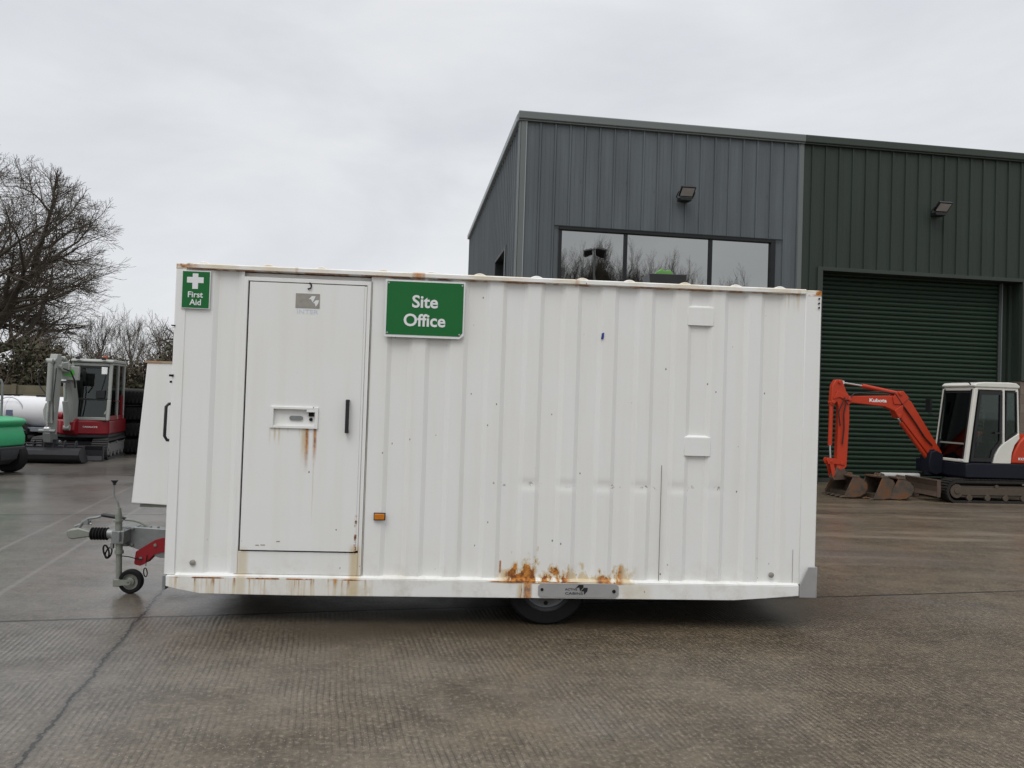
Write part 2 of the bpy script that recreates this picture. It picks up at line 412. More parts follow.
# other walls
mb = MB(); mb.box(.004, .03, .045, D-.01, .25, 2.52); mb.box(L-.03, L-.004, .045, D-.01, .25, 2.52)
mb.each('end_wall', M['cabin_plain'], cab, bevel=.004)
mb = MB(); mb.box(.03, L-.03, D-.04, D-.012, .25, 2.5)
for k in range(15): mb.box(.2+k*.29, .31+k*.29, D-.012, D+.01, .36, 2.46)
mb.build('rear_wall', M['cabin_plain'], cab, bevel=.004)
# corner posts
for nm, a, b in (('l', -.004, .072), ('r', 4.60, 4.724)):
    mb = MB(); mb.box(a, b, .004, .10, .336 if nm == 'l' else .34, 2.542); mb.build('corner_post', M['cabin'], cab, bevel=.006)
    mb = MB(); mb.box(a, b, D-.10, D, .25, 2.505); mb.build('corner_post', M['cabin_plain'], cab, bevel=.006)
# bottom rail with cut-back ends and a small sloped ledge
mb = MB()
low = [(.018,.335),(.018,.262),(.10,.240),(.26,.213),(.9,.208),(4.10,.222),(4.35,.240),(4.595,.262),(4.595,.335)]
mb.prism(low, 'y', -.016, .06)
mb.prism([(-.016,.336),(.012,.352),(.05,.352),(.05,.336)], 'x', .074, 4.596)
mb.build('bottom_rail', M['cabin'], cab, bevel=.004, label='bottom rail with rust drips along its edge')
mb = MB(); mb.box(.03, L-.03, D-.06, D+.01, .16, .335); mb.build('bottom_rail', M['cabin_plain'], cab, bevel=.004)
mb = MB(); mb.box(-.006, .016, -.010, .07, .235, .335); mb.build('corner_bracket', M['galv'], cab, bevel=.002)
mb = MB(); mb.prism([(4.597,.252),(4.597,.335),(4.66,.478),(4.722,.478),(4.722,.252)], 'y', -.022, -.014); mb.box(4.722, 4.728, -.022, .10, .252, .478)
mb.build('corner_guard', M['alu'], cab, bevel=.0015)
# head rail, roof and its ribs
mb = MB(); mb.prism([(-.010,2.508),(-.014,2.514),(-.013,2.540),(-.004,2.546),(.09,2.546),(.09,2.508)], 'x', .073, 4.599)
mb.build('head_rail', M['cabin'], cab, bevel=.003, label='rusty lip along the roof edge')
mb = MB(); mb.box(.01, L-.01, .09, D-.02, 2.47, 2.525)
mb.build('roof', M['cabin_plain'], cab, bevel=.004)
lugs = [.182, .636, 1.011, 1.453, 1.806, 2.154, 2.571, 2.911, 3.262, 3.682, 4.069, 4.406]
for s in lugs:
    mb = MB()
    poly = [(s-.068+.136*i/10, 2.5255+.038*math.sin(PI*i/10)**.7) for i in range(11)]
    mb.prism(poly, 'y', .012, D-.05); mb.build('roof_rib', M['cabin'], cab, bevel=.006)
# door
mb = MB()
mb.prism([(.476,.352),(.476,2.468),(1.372,2.468),(1.372,.352),(1.345,.352),(1.345,2.44),(.503,2.44),(.503,.352)], 'y', .004, .045)
mb.box(.503, 1.345, .006, .045, .352, .512)
mb.build('door_frame', M['cabin'], cab, bevel=.003)
mb = MB(); mb.box(.503, 1.345, .020, .044, .512, 2.44); mb.build('door_gap', M['gap'], cab)
mb = MB(); mb.box(1.379, 1.3825, .0085, .014, .353, 2.47); mb.build('door_seam', M['weld'], cab)
door = MB()
# panel with an opening for the recessed lock
X0, X1, Z0, Z1 = .517, 1.327, .524, 2.462-.03; a, b, c_, d_ = .715, 1.015, 1.412, 1.532
for q in ((X0,a,Z0,Z1),(b,X1,Z0,Z1),(a,b,Z0,c_),(a,b,d_,Z1)): door.box(q[0], q[1], -.004, .019, q[2], q[3])
door = door.build('door', M['cabin'], cab, label='flush white steel door with rust runs below its lock')
bm = bmesh.new(); bm.from_mesh(door.data); bmesh.ops.remove_doubles(bm, verts=bm.verts, dist=.0005)
bm.to_mesh(door.data); bm.free()
mb = MB(); mb.box(1.327, 1.344, -.001, .018, .53, 2.43); mb.build('door_edge_strip', M['cabin'], door, bevel=.002)
# lock box
mb = MB()
mb.prism([(.696,1.394),(1.032,1.394),(1.032,1.548),(.696,1.548)], 'y', -.0045, -.004)
mb = MB()
for q in ((.696,.718,1.394,1.548),(1.010,1.032,1.394,1.548),(.718,1.010,1.394,1.414),(.718,1.010,1.530,1.548)): mb.box(q[0], q[1], -.016, -.002, q[2], q[3])
mb.box(.950, 1.012, -.016, .01, 1.512, 1.530)
lock = mb.build('lock_box', M['cabin'], door, bevel=.002, label='pale recessed lock box with rust below')
mb = MB(); mb.box(.714, 1.014, .0145, .0185, 1.41, 1.532); mb.build('lock_back', M['cabin'], lock)
mb = MB(); mb.prism([(.842+.016*math.cos(PI/2+PI*k/8), 1.468+.016*math.sin(PI/2+PI*k/8)) for k in range(9)]+[(.905+.016*math.cos(-PI/2+PI*k/8), 1.468+.016*math.sin(-PI/2+PI*k/8)) for k in range(9)], 'y', .004, .0144)
mb.build('lock_cylinder', M['galv'], lock, bevel=.001)
mb = MB(); mb.box(.962, .998, .004, .0144, 1.482, 1.510); mb.cyl((.978,.004,1.460), (.978,.0144,1.460), .012)
mb.each('lock_hasp', M['chassis'], lock)
# handle
mb = MB(); mb.box(1.228, 1.254, -.052, -.030, 1.372, 1.612); mb.box(1.230, 1.252, -.034, -.003, 1.592, 1.612); mb.box(1.230, 1.252, -.034, -.003, 1.372, 1.392)
mb.build('door_handle', M['black'], door, bevel=.004)
mb = MB(); mb.box(.842, 1.012, -.0075, -.004, 2.258, 2.362); pl = mb.build('name_plate', M['oldplate'], door, bevel=.001)
mb = MB()
mb.prism([(.935,2.322),(.955,2.345),(.982,2.345),(.975,2.325),(.962,2.300),(.950,2.322)], 'y', -.0085, -.0074)
mb.prism([(.966,2.296),(.984,2.316),(1.008,2.316),(1.000,2.290),(.985,2.268),(.978,2.292)], 'y', -.0085, -.0074)
mb.build('plate_emblem', M['sign_white'], pl)
text('faded_lettering', 'INTER', .930, 2.232, -.0046, .15, .030, M['faintblue'], door, bold=0)
for q in ((.765,.79,.556),(.80,.832,.558),(.91,.935,.585)):
    mb = MB(); mb.box(q[0]-.14, q[1]-.14, -.0055, -.004, q[2], q[2]+.005)
    mb.build('scratch', M['weld'], door)
mb = MB(); mb.tube([(.936,-.008,2.440),(.950,-.010,2.425),(.946,-.012,2.400),(.925,-.010,2.395)], .005, 6); mb.build('door_hook', M['chassis'], door)
# signs on the wall
def sign(name, s0, s1, z0, z1, y, label):
    mb = MB(); mb.box(s0, s1, y, y+.004, z0, z1); b_ = mb.build(name, M['sign_white'], cab, bevel=.0008, label=label)
    return b_
fa = sign('first_aid_sign', .043, .242, 2.222, 2.492, -.0065, 'green First Aid sign with white cross')
mb = MB(); mb.box(.049, .236, -.0085, -.0065, 2.228, 2.486); mb.build('sign_face', M['sign_green'], fa)
mb = MB()
mb.prism([(.118,2.446),(.118,2.472),(.157,2.472),(.157,2.446),(.195,2.446),(.195,2.405),(.157,2.405),(.157,2.362),(.118,2.362),(.118,2.405),(.080,2.405),(.080,2.446)], 'y', -.0100, -.0084)
mb.build('cross_symbol', M['sign_white'], fa)
text('lettering', 'First', .142, 2.322, -.0095, .104, .042, M['sign_white'], fa, bold=.016)
text('lettering', 'Aid', .142, 2.268, -.0095, .080, .042, M['sign_white'], fa, bold=.016)
so = MB()
so.prism([(1.478,2.074),(1.478,2.487),(2.050,2.487),(2.050,2.10),(2.020,2.074)], 'y', -.018, -.012)
so = so.build('site_office_sign', M['sign_white'], cab, bevel=.0008, label='green Site Office sign with white border and a bent corner')
mb = MB(); mb.prism([(1.490,2.092),(1.490,2.476),(2.040,2.476),(2.040,2.118),(2.018,2.092)], 'y', -.0202, -.0180); mb.build('sign_face', M['sign_green'], so)
mb = MB(); mb.box(1.50, 2.03, -.0118, .012, 2.12, 2.15); mb.box(1.50, 2.03, -.0118, .012, 2.40, 2.43); mb.each('sign_batten', M['galv'], so)
mb = MB()
for p in ((1.500,2.464),(2.030,2.462),(1.500,2.104),(2.018,2.106)): mb.cyl((p[0],-.0235,p[1]), (p[0],-.019,p[1]), .0065, n=12)
mb.each('sign_screw', M['alu'], so)
text('lettering', 'Site', 1.765, 2.335, -.0215, .185, .092, M['sign_white'], so, bold=.022)
text('lettering', 'Office', 1.765, 2.200, -.0215, .300, .092, M['sign_white'], so, bold=.022)
# marker light
mb = MB(); mb.box(1.449, 1.533, -.004, .012, .752, .806); ml = mb.build('marker_light', M['black'], cab, bevel=.003)
mb = MB(); mb.box(1.455, 1.527, -.014, -.004, .758, .800); mb.build('amber_lens', M['amber'], ml, bevel=.004)
# lashing plates across one recess
for z0, z1 in ((2.244, 2.379), (1.275, 1.413)):
    mb = MB(); mb.box(3.706, 3.904, .007, .04, z0, z1)
    mb.prism([(.007,z1),(.034,z1+.016),(.034,z1)], 'x', 3.706, 3.904)
    mb.build('cover_plate', M['cabin'], cab, bevel=.003)
# rail plate with the emblem
mb = MB(); r_ = .014
mb.prism([(2.665,.228),(3.215,.228),(3.240,.250),(3.240,.312),(3.218,.330),(2.672,.330),(2.650,.308),(2.650,.245)], 'y', -.024, -.0165)
rp = mb.build('rail_plate', M['alu'], cab, bevel=.0015, label='grey metal plate with two bolts and a black emblem')
mb = MB(); mb.cyl((2.678,-.029,.282), (2.678,-.022,.282), .011); mb.cyl((3.205,-.029,.276), (3.205,-.022,.276), .013); mb.each('bolt', M['chassis'], rp)
mb = MB()
mb.prism([(2.925,.298),(2.945,.320),(2.980,.320),(2.980,.302),(2.955,.274),(2.950,.300)], 'y', -.0262, -.0238)
mb.prism([(2.962,.274),(2.985,.300),(3.012,.300),(3.010,.276),(2.986,.248),(2.984,.274)], 'y', -.0262, -.0238)
mb.build('emblem', M['ink'], rp)
text('lettering', 'ACTIVE', 2.890, .287, -.0255, .088, .015, M['ink'], rp, bold=.0)
text('lettering', 'CABINS', 2.912, .258, -.0255, .130, .017, M['ink'], rp, bold=.0)
# small fittings: drain plugs, weld seam, rivets, blue fleck
mb = MB()
for s, z in ((.192, .425), (4.393, .408)): mb.lathe([(.0,.0),(.011,.0),(.020,.004),(.020,.012),(.0,.012)], (s, -.004 if s < 1 else .006, z), (0,1,0), 20)
mb.each('drain_plug', M['oldplate'], cab)
mb = MB(); mb.box(3.5385, 3.5425, .005, .0095, .353, 1.20); mb.build('weld_seam', M['weld'], cab)
mb = MB(); mb.box(4.552, 4.5535, .0085, .0115, .353, .60); mb.build('weld_seam', M['weld'], cab)
mb = MB()
for z in (2.480, 2.445, 2.412): mb.cyl((4.702,-.006,z), (4.702,.0,z), .007, n=10)
mb.each('rivet', M['chassis'], cab)
mb = MB(); mb.prism([(3.060,2.115),(3.080,2.120),(3.082,2.165),(3.066,2.160)], 'y', .0075, .012); mb.build('paint_fleck', M['bluepaint'], cab)
# underframe
mb = MB()
mb.box(.3, L-.3, .46, .54, .115, .34); mb.box(.3, L-.3, D-.54, D-.46, .115, .34)  # two low long beams, unseen, added to block light beneath the cabin
for k in range(9): mb.box(.1+k*.55, .16+k*.55, .06, D-.06, .25, .34)
mb.box(.03, L-.03, .05, D-.05, .341, .36)
mb.build('underframe', M['chassis'], cab)
mb = MB(); mb.box(2.67, 2.77, .25, D-.25, .25, .35); mb.cyl((2.72,.12,.30), (2.72,D-.12,.30), .035); mb.build('axle', M['chassis'], cab)
def road_wheel(y, sgn):
    prof = [(.19,0),(.235,.006),(.285,.012),(.302,.03),(.302,.155),(.285,.172),(.235,.178),(.19,.18),(.19,0)]
    mb = MB(); mb.lathe(prof, (2.72, y, .302), (0, sgn, 0), 48); w = mb.build('wheel', M['rubber'], cab)
    mb = MB(); mb.lathe([(.195,-.002),(.188,.006),(.175,.030),(.165,.034),(.120,.026),(.06,.018),(.055,.0),(.0,.0)], (2.72, y, .302), (0, sgn, 0), 40)
    mb.lathe([(.197,0),(.197,.17)], (2.72, y, .302), (0, sgn, 0), 40)
    mb.build('rim', M['rimgrey'], w)
    mb = MB()
    for k in range(8):
        th = k*PI/4; p = (2.72+.142*math.cos(th), y+sgn*.024, .302+.142*math.sin(th)); mb.cyl(p, (p[0], p[1]+sgn*.012, p[2]), .016, n=10)
    mb.each('rim_hole', M['chassis'], w)
road_wheel(.05, 1); road_wheel(D-.05, -1)
# nose locker on the drawbar end: side profile tapers upward
mb = MB(); mb.prism([(-.345,.80),(-.272,1.832),(-.006,1.842),(-.006,.785)], 'y', .25, D-.25)
nl = mb.build('nose_locker', M['cabin_plain'], cab, bevel=.006, label='sloping white locker on the drawbar end')
mb = MB(); mb.box(-.285, -.004, .244, D-.244, 1.835, 1.850); mb.build('locker_trim', simple('rusty_trim', (.40,.30,.20), .7, var=.4, scale=20, dirt=(.35,.15,.05), dirt_amt=.6, dirt_scale=9), nl)
mb = MB(); mb.box(-.30, -.02, .30, D-.3, .765, .785); mb.build('locker_base', M['galv_pale'], nl)
mb = MB(); mb.tube([(-.02,.10,1.54),(-.035,.06,1.54),(-.050,.05,1.52),(-.053,.05,1.31),(-.038,.06,1.28),(-.02,.10,1.28)], .011, 8); 
mb.box(-.026, -.003, .08, .12, 1.53, 1.55); mb.box(-.026, -.003, .08, .12, 1.27, 1.29)
mb.build('grab_handle', M['black'], cab)
mb = MB(); mb.box(-.02, .01, -.004, .04, 1.735, 1.75); mb.box(-.015, .0, .0, .04, 1.69, 1.705); mb.box(-.02, .008, -.004, .03, 2.095, 2.102); mb.each('hinge', M['chassis'], cab)
# drawbar
DY = .95
mb = MB(); mb.prism([(-.66,.372),(-.66,.505),(-.55,.510),(.2,.47),(.2,.30),(-.36,.265),(-.55,.335)], 'y', DY-.05, DY+.05)
for p in ((-.46,),(-.40,)): mb.cyl((p[0],DY,.49), (p[0],DY,.515), .010, n=8)
db = mb.build('drawbar', M['galv'], cab, bevel=.004)
mb = MB(); mb.prism([(-.558,.222),(-.548,.315),(-.40,.412),(-.34,.43),(.10,.44),(.10,.32),(-.34,.312),(-.40,.295),(-.475,.215),(-.51,.20),(-.55,.21)], 'y', DY-.062, DY-.051)
mb.prism([(-.558,.222),(-.548,.315),(-.40,.412),(-.34,.43),(.10,.44),(.10,.32),(-.34,.312),(-.40,.295),(-.475,.215),(-.51,.20),(-.55,.21)], 'y', DY+.051, DY+.062)
mb.each('side_plate', M['redsteel'], db, bevel=.002, label='red bent side plate')
mb = MB()
for p in ((-.505,.262),(-.395,.372)): mb.cyl((p[0],DY-.070,p[1]), (p[0],DY-.060,p[1]), .013, n=6)
mb.each('bolt', M['galv_pale'], db)
mb = MB(); mb.box(-.34, .2, DY-.045, DY+.045, .27, .31); mb.build('lower_bracket', M['chassis'], db)
# overrun body, gaiter, coupling
mb = MB(); mb.box(-.70, -.55, DY-.045, DY+.045, .352, .515); mb.cyl((-.80,DY,.445), (-.64,DY,.445), .040); 
for xx in (-.62, -.58): mb.cyl((xx,DY-.07,.50), (xx,DY+.07,.50), .012, n=8); mb.cyl((xx,DY-.07,.37), (xx,DY+.07,.37), .012, n=8)
mb.build('overrun_body', M['galv'], cab, bevel=.004)
prof = [(.030,0)]
for k in range(6): prof += [(.050,.008+k*.024), (.052,.014+k*.024), (.036,.022+k*.024)]
prof += [(.026,.155)]
mb = MB(); mb.lathe(prof, (-.935,DY,.443), (1,0,0), 20); mb.build('rubber_gaiter', M['rubber'], cab)
mb = MB(); mb.prism([(-1.110,.430),(-1.118,.462),(-1.09,.478),(-1.02,.492),(-.96,.478),(-.92,.465),(-.92,.422),(-1.0,.408),(-1.06,.398),(-1.095,.402)], 'y', DY-.035, DY+.035)
cp = mb.build('coupling_head', M['galv_pale'], cab, bevel=.012, seg=3)
mb = MB(); mb.tube([(-1.03,DY,.49),(-1.0,DY,.535),(-.955,DY,.565),(-.895,DY,.575),(-.86,DY,.585)], [.014,.013,.011,.010,.008], 8); mb.tube([(-1.06,DY,.50),(-.99,DY,.53),(-.93,DY,.52)], .010, 6); mb.cyl((-.965,DY-.03,.535),(-.965,DY+.03,.535),.018)
mb.build('coupling_lever', M['galv'], cp)
# handbrake: black grip, curved steel arm
mb = MB(); mb.tube([(-.675,DY+.02,.560),(-.60,DY+.02,.555),(-.54,DY+.02,.535),(-.48,DY+.02,.50)], .012, 8); hb = mb.build('handbrake_arm', M['galv_pale'], cab)
mb = MB(); mb.tube([(-.865,DY+.02,.590),(-.84,DY+.02,.592),(-.70,DY+.02,.572),(-.672,DY+.02,.566)], [.011,.017,.016,.013], 10); mb.build('grip', M['black'], hb)
# jockey wheel
JY = .80; JX = -.655
mb = MB()
mb.tube([(JX-.004,JY,.630),(JX+.014,JY,.325)], .026, 14); mb.tube([(JX-.006,JY,.585),(JX-.006,JY,.57)], .038, 14); mb.tube([(JX+.013,JY,.34),(JX+.014,JY,.315)], .034, 14)
mb.tube([(JX-.005,JY,.68),(JX-.005,JY,.63)], [.018,.026], 12)
jw = mb.build('jockey_tube', M['galv_pale'], cab)
mb = MB(); mb.tube([(JX+.012,JY,.33),(JX+.020,JY,.085)], .023, 12); mb.box(JX-.004, JX+.040, JY-.049, JY+.049, .062, .118)
mb.build('jockey_leg', M['galv_pale'], jw, bevel=.002)
mb = MB(); mb.tube([(JX-.005,JY,.66),(JX-.006,JY,.70),(JX-.018,JY,.735),(JX-.042,JY,.775),(JX-.046,JY,.80),(JX-.046,JY,.875)], .0075, 8); mb.build('crank_rod', M['galv'], jw)
mb = MB(); mb.lathe([(.0,.0),(.012,.0),(.012,.014),(.026,.032),(.026,.040),(.0,.040)], (JX-.046,JY,.862), (0,0,1), 14); mb.build('crank_knob', M['black'], jw)
mb = MB(); prof = [(.062,-.026),(.086,-.028),(.095,-.018),(.097,0),(.095,.018),(.086,.028),(.062,.026),(.062,-.026)]
mb.lathe(prof, (JX+.115,JY,.097), (0,1,0), 32); w = mb.build('jockey_wheel', M['rubber'], jw)
mb = MB(); mb.lathe([(.064,-.022),(.057,-.020),(.053,-.008),(.032,-.006),(.032,-.026),(.012,-.030),(0,-.030)], (JX+.115,JY,.097), (0,1,0), 24); mb.lathe([(.064,.022),(.057,.020),(.053,.008),(.0,.008)], (JX+.115,JY,.097), (0,1,0), 24)
mb.build('rim', M['galv_pale'], w)
mb = MB(); mb.cyl((JX+.115,JY-.056,.097),(JX+.115,JY+.056,.097),.009,n=10); mb.prism([(JX-.002,.066),(JX-.002,.112),(JX+.07,.120),(JX+.125,.115),(JX+.136,.097),(JX+.125,.078),(JX+.07,.074)], 'y', JY-.056, JY-.050)
mb.build('wheel_fork', M['galv_pale'], jw)
mb = MB(); mb.box(JX-.035, JX+.06, JY-.042, DY-.045, .40, .50); mb.cyl((JX+.03,JY-.06,.50),(JX+.03,JY-.06,.42),.010); mb.cyl((JX-.045,JY+.01,.46),(JX+.045,JY+.01,.46),.046,n=16)
mb.box(JX-.055, JX-.03, JY-.015, JY+.015, .355, .405)
mb.build('jockey_clamp', M['galv'], cab, bevel=.003)
def ring(cx, cy, cz, rx, rz, r, tilt=0):
    pts = []
    for k in range(17):
        th = 2*PI*k/16; px, pz = rx*math.cos(th), rz*math.sin(th)
        pts.append((cx+px*math.cos(tilt)-pz*math.sin(tilt), cy+.003*k/16, cz+px*math.sin(tilt)+pz*math.cos(tilt)))
    return pts
mb = MB(); mb.tube(ring(-.735,JY-.02,.335,.020,.050,0,.25), .007, 6); mb.tube(ring(-.720,JY-.01,.320,.022,.045,0,-.35), .006, 6); mb.each('hitch_ring', M['chassis'], cab)
mb = MB(); mb.tube([(-.66,JY,.30),(-.60,DY-.07,.275),(-.54,DY-.075,.262),(-.49,DY-.075,.255)], .004, 5); mb.tube([(-.455,DY-.07,.29),(-.46,DY-.07,.20)], .003, 5); mb.tube(ring(-.462,DY-.07,.150,.014,.036,0,.1), .0045, 6)
mb.build('breakaway_cable', M['chassis'], cab)

# low box on the cabin roof, standing in for an unidentified black and green shape
ck = empty('roof_box', (-2.408, 5.527, 2.5265), .0673, 'low black box with bright green lid seen above the right of the cabin roof', 'crate')
def placed(mb, name, mat, parent, **k): return mb.build(name, mat, parent, **k)
XO = Matrix.Translation((0, 0, 0))
mb = MB(); x0, x1 = 3.60, 3.92
mb.prism([(x0+.02,.0),(x1-.02,.0),(x1,.21),(x1+.004,.228),(x0-.004,.228),(x0,.21)], 'y', .80, 1.06); mb.build('body', M['black'], ck, bevel=.006)
mb = MB(); mb.prism([(x0+.06,.228),(x0+.07,.25),(x0+.10,.262),(x0+.12,.285),(x0+.14,.262),(x0+.19,.272),(x0+.21,.25),(x0+.22,.228)], 'y', .85, 1.0)
mb.build('lid', simple('bright_green_plastic', (.12,.30,.07), .6), ck, bevel=.004)

# ------------------------------------------------------------------ industrial building
bld = empty('industrial_building', (.0402, 16.470, 0), .1402, 'tall metal-clad unit, grey at the left, dark green with a roller door at the right', 'building')
def clad_mat(name, col, rough=.45):
    m, g, bs, tc = newmat(name)
    dr = g.noise(g.mapv(tc, (3.1, 3.1, .25)), 1, 4, .6); n = g.noise(tc, .9, 4)
    c = g.mix(g.step(dr, .35, .75), tuple(v*.82 for v in col), tuple(v*1.14 for v in col))
    c = g.mix(g.mul(g.step(n, .5, .8), .3), c, tuple(v*1.25 for v in col))
    x, y, z = g.xyz(tc)
    v = g.vor(g.vec(g.mul(x, 3.077), g.mul(y, 3.077), g.mul(z, .8)), 1., rnd=.15)          # fixing screws in rows
    c = g.mix(g.mul(g.step(v.outputs['Distance'], .055, .035), .5), c, tuple(q*.4 for q in col))
    g.put(bs.inputs['Base Color'], c); g.put(bs.inputs['Roughness'], g.add(rough-.08, g.mul(dr, .2)))
    g.l.new(g.bump(g.mul(g.noise(g.mapv(tc, (1, 1, .3)), 2.2, 3), .006), 1., .8), bs.inputs['Normal'])
    return m
GREY, GREEN = clad_mat('grey_cladding', (.089,.104,.110)), clad_mat('green_cladding', (.017,.028,.019), .6)
TGREY, TGREEN = simple('grey_trim', (.13,.145,.14), .45, var=.08, scale=1), simple('green_trim', (.034,.043,.034), .6, var=.1, scale=1)
PALE = simple('pale_edge_trim', (.30,.33,.34), .45, var=.06, scale=1)
RP_, W_ = .3257, 0
def cladding(mb, s0, s1, z0, z1, side=False):
    pts = []; ph = .08
    k = math.floor((s0-ph)/RP_)-1; ev = []
    while True:
        c = ph+k*RP_; k += 1
        if c > s1+.2: break
        ev += [(c-.030, 0.), (c-.020, -.030), (c+.012, -.030), (c+.016, 0.), (c+.020, .010), (c+.026, 0.)]
        for m_ in (.11, .21): ev += [(c+m_-.006, 0.), (c+m_, -.004), (c+m_+.006, 0.)]
    def interp(s):
        for a, b in zip(ev, ev[1:]):
            if a[0] <= s <= b[0]: return a[1]+(b[1]-a[1])*(s-a[0])/max(b[0]-a[0], 1e-6)
        return 0.
    pts = [(s0, interp(s0))]+[e for e in ev if s0 < e[0] < s1]+[(s1, interp(s1))]
    if side: P = lambda s, t, z: (t, s, z)
    else: P = lambda s, t, z: (s, t, z)
    n = len(pts); vs = [P(s, t, z0) for s, t in pts]+[P(s, t, z1) for s, t in pts]
    mb._add(vs, [(i, i+1, n+i+1, n+i) for i in range(n-1)])
H = 7.765; SE = 6.378; WX0, WX1, WZ0, WZ1 = .86, 5.75, 4.05, 5.37; RX0, RX1, RZ = 6.89, 11.87, 4.76; BR = 20.0
mb = MB(); cladding(mb, .10, WX0, 0, 7.60); cladding(mb, WX0, WX1, WZ1, 7.60); cladding(mb, WX0, WX1, 0, WZ0); cladding(mb, WX1, SE-.10, 0, 7.60)
mb.build('grey_cladding_wall', GREY, bld, smooth=False)
mb = MB(); mb.box(SE-.10, SE, -.034, .03, 0, 7.60); mb.box(-.045, -.02, -.045, .10, 0, 7.60); mb.box(-.0455, .10, -.045, -.020, 0, 7.60); mb.each('corner_flashing', TGREY, bld, bevel=.004)
mb = MB(); mb.box(.085, .10, -.048, -.036, 0, 7.60); mb.box(-.060, -.046, .09, .102, 0, 7.60); mb.each('corner_edge', PALE, bld)
mb = MB(); cladding(mb, SE, RX0-.12, 0, 7.60); cladding(mb, RX0-.12, RX1+.12, RZ+.08, 7.60); cladding(mb, RX1+.12, BR, 2.46, 7.60)
mb.build('green_cladding_wall', GREEN, bld, smooth=False)
SD = 12.82
mb = MB(); cladding(mb, .10, 1.88, 0, 7.60, True); cladding(mb, 1.88, 4.05, 5.29, 7.60, True); cladding(mb, 1.88, 4.05, 0, 3.9, True); cladding(mb, 4.05, SD, 0, 7.60, True)
mb.build('side_cladding_wall', GREY, bld, smooth=False)
mb = MB(); mb.box(0, SD*0+.0+BR, SD-.05, SD, 0, 7.60); mb.box(BR-.05, BR, .05, SD-.05, 0, 7.60); mb.build('rear_wall', GREY, bld)
mb = MB(); mb.box(.02, BR-.06, .03, SD-.06, 7.50, 7.58); mb.build('roof', TGREY, bld)
mb = MB(); mb.box(.012, .05, .16, 1.86, .05, 7.4); mb.box(.04, BR-.1, .06, .09, 5.45, 7.45)
# flat parapet trims with a small step
def eave(a, b, mat):
    mb = MB(); mb.prism([(-.085,7.595),(-.10,7.61),(-.10,7.745),(-.085,7.765),(.12,7.765),(.12,7.595)], 'x', a, b); mb.prism([(-.070,7.565),(-.070,7.5945),(.0,7.5945),(.0,7.565)], 'x', a, b)
    mb.build('eaves_trim', mat, bld, bevel=.005)
eave(-.085, SE, TGREY); eave(SE+.004, BR, TGREEN)
mb = MB(); mb.prism([(-.085,7.595),(-.10,7.61),(-.10,7.745),(-.085,7.765),(.10,7.765),(.10,7.595)], 'y', .121, SD); mb.build('eaves_trim', PALE, bld, bevel=.005)
# strip window
FR = simple('dark_window_frame', (.012,.014,.015), .5, var=.1, spec=.3); CG = None
m, g, bs, tc = newmat('coated_glass'); bs.inputs['Metallic'].default_value = 1.; bs.inputs['Base Color'].default_value = (.36,.365,.355,1); bs.inputs['Roughness'].default_value = .015
g.l.new(g.bump(g.mul(g.noise(tc, 1.4, 2), .0022), 1., .5), bs.inputs['Normal']); CG = m
mb = MB()
mb.box(WX0, WX1, -.045, .09, WZ1-.06, WZ1); mb.box(WX0, WX1, -.055, .09, WZ0, WZ0+.06); mb.box(WX0, WX0+.07, -.02, .09, WZ0+.06, WZ1-.06); mb.box(WX1-.10, WX1, -.045, .09, WZ0+.06, WZ1-.06)
for s in (2.341, 4.263): mb.box(s-.035, s+.035, -.02, .09, WZ0+.06, WZ1-.06)
wf = mb.build('window', FR, bld, bevel=.004, label='long dark-framed strip window reflecting sky and bare trees')
for a, b in ((WX0+.07, 2.306), (2.376, 4.228), (4.298, WX1-.10)):
    mb = MB(); mb.box(a, b, .030, .045, WZ0+.06, WZ1-.06); mb.build('pane', CG, wf, smooth=False)
mb = MB(); mb.box(WX0-.10, WX1+.16, -.050, -.030, WZ1+.0, WZ1+.022); mb.build('window_head', FR, wf)
mb = MB(); mb.box(-.03, .20, 1.88, 1.95, 3.9, 5.29); mb.box(-.03, .20, 3.98, 4.05, 3.9, 5.29); mb.box(-.03, .20, 1.95, 3.98, 5.22, 5.29); mb.box(-.03, .20, 1.95, 3.98, 3.9, 3.97); mb.box(.08, .14, 2.93, 3.0, 3.97, 5.22)
sw = mb.build('window', FR, bld, label='deep-set dark window on the shaded side wall')
mb = MB(); mb.box(.10, .115, 1.95, 3.98, 3.97, 5.22); mb.build('pane', CG, sw, smooth=False)
mb = MB(); mb.box(-.034, -.0305, 2.0, 2.06, 3.97, 5.22); mb.build('blind_edge', PALE, sw)
# roller door in its recess
RD = .37
m, g, bs, tc = newmat('green_roller_slats'); 
n = g.noise(g.mapv(tc, (1.5, 1, 3)), 1, 5, .6); g.put(bs.inputs['Base Color'], g.mix(n, (.012,.026,.016), (.019,.037,.023))); bs.inputs['Roughness'].default_value = .5; bs.inputs['Specular IOR Level'].default_value = .3
SL = m
mb = MB(); sp = .105; nsl = int(RZ/sp)+1; vs = []; pr_ = []
for k in range(nsl):
    z = k*sp
    for a, t in ((0.,.030),(.012,.006),(.03,-.008),(.055,-.014),(.078,-.008),(.094,.010),(.1045,.030)):
        if z+a < RZ+.05: pr_.append((t, z+a))
n = len(pr_); vs = [(RX0-.02, RD+t, z) for t, z in pr_]+[(11.56, RD+t, z) for t, z in pr_]
mb._add(vs, [(i, i+1, n+i+1, n+i) for i in range(n-1)])
rd = mb.build('roller_door', SL, bld, angle=25, label='dark green horizontally slatted roller shutter, closed')
mb = MB(); mb.box(RX0-.02, 11.57, RD-.05, RD+.04, 0, .10); mb.build('bottom_bar', TGREEN, rd)
mb = MB(); mb.box(11.595, 11.617, RD-.10, RD+.05, 0, RZ); mb.build('guide_rail', TGREY, rd)
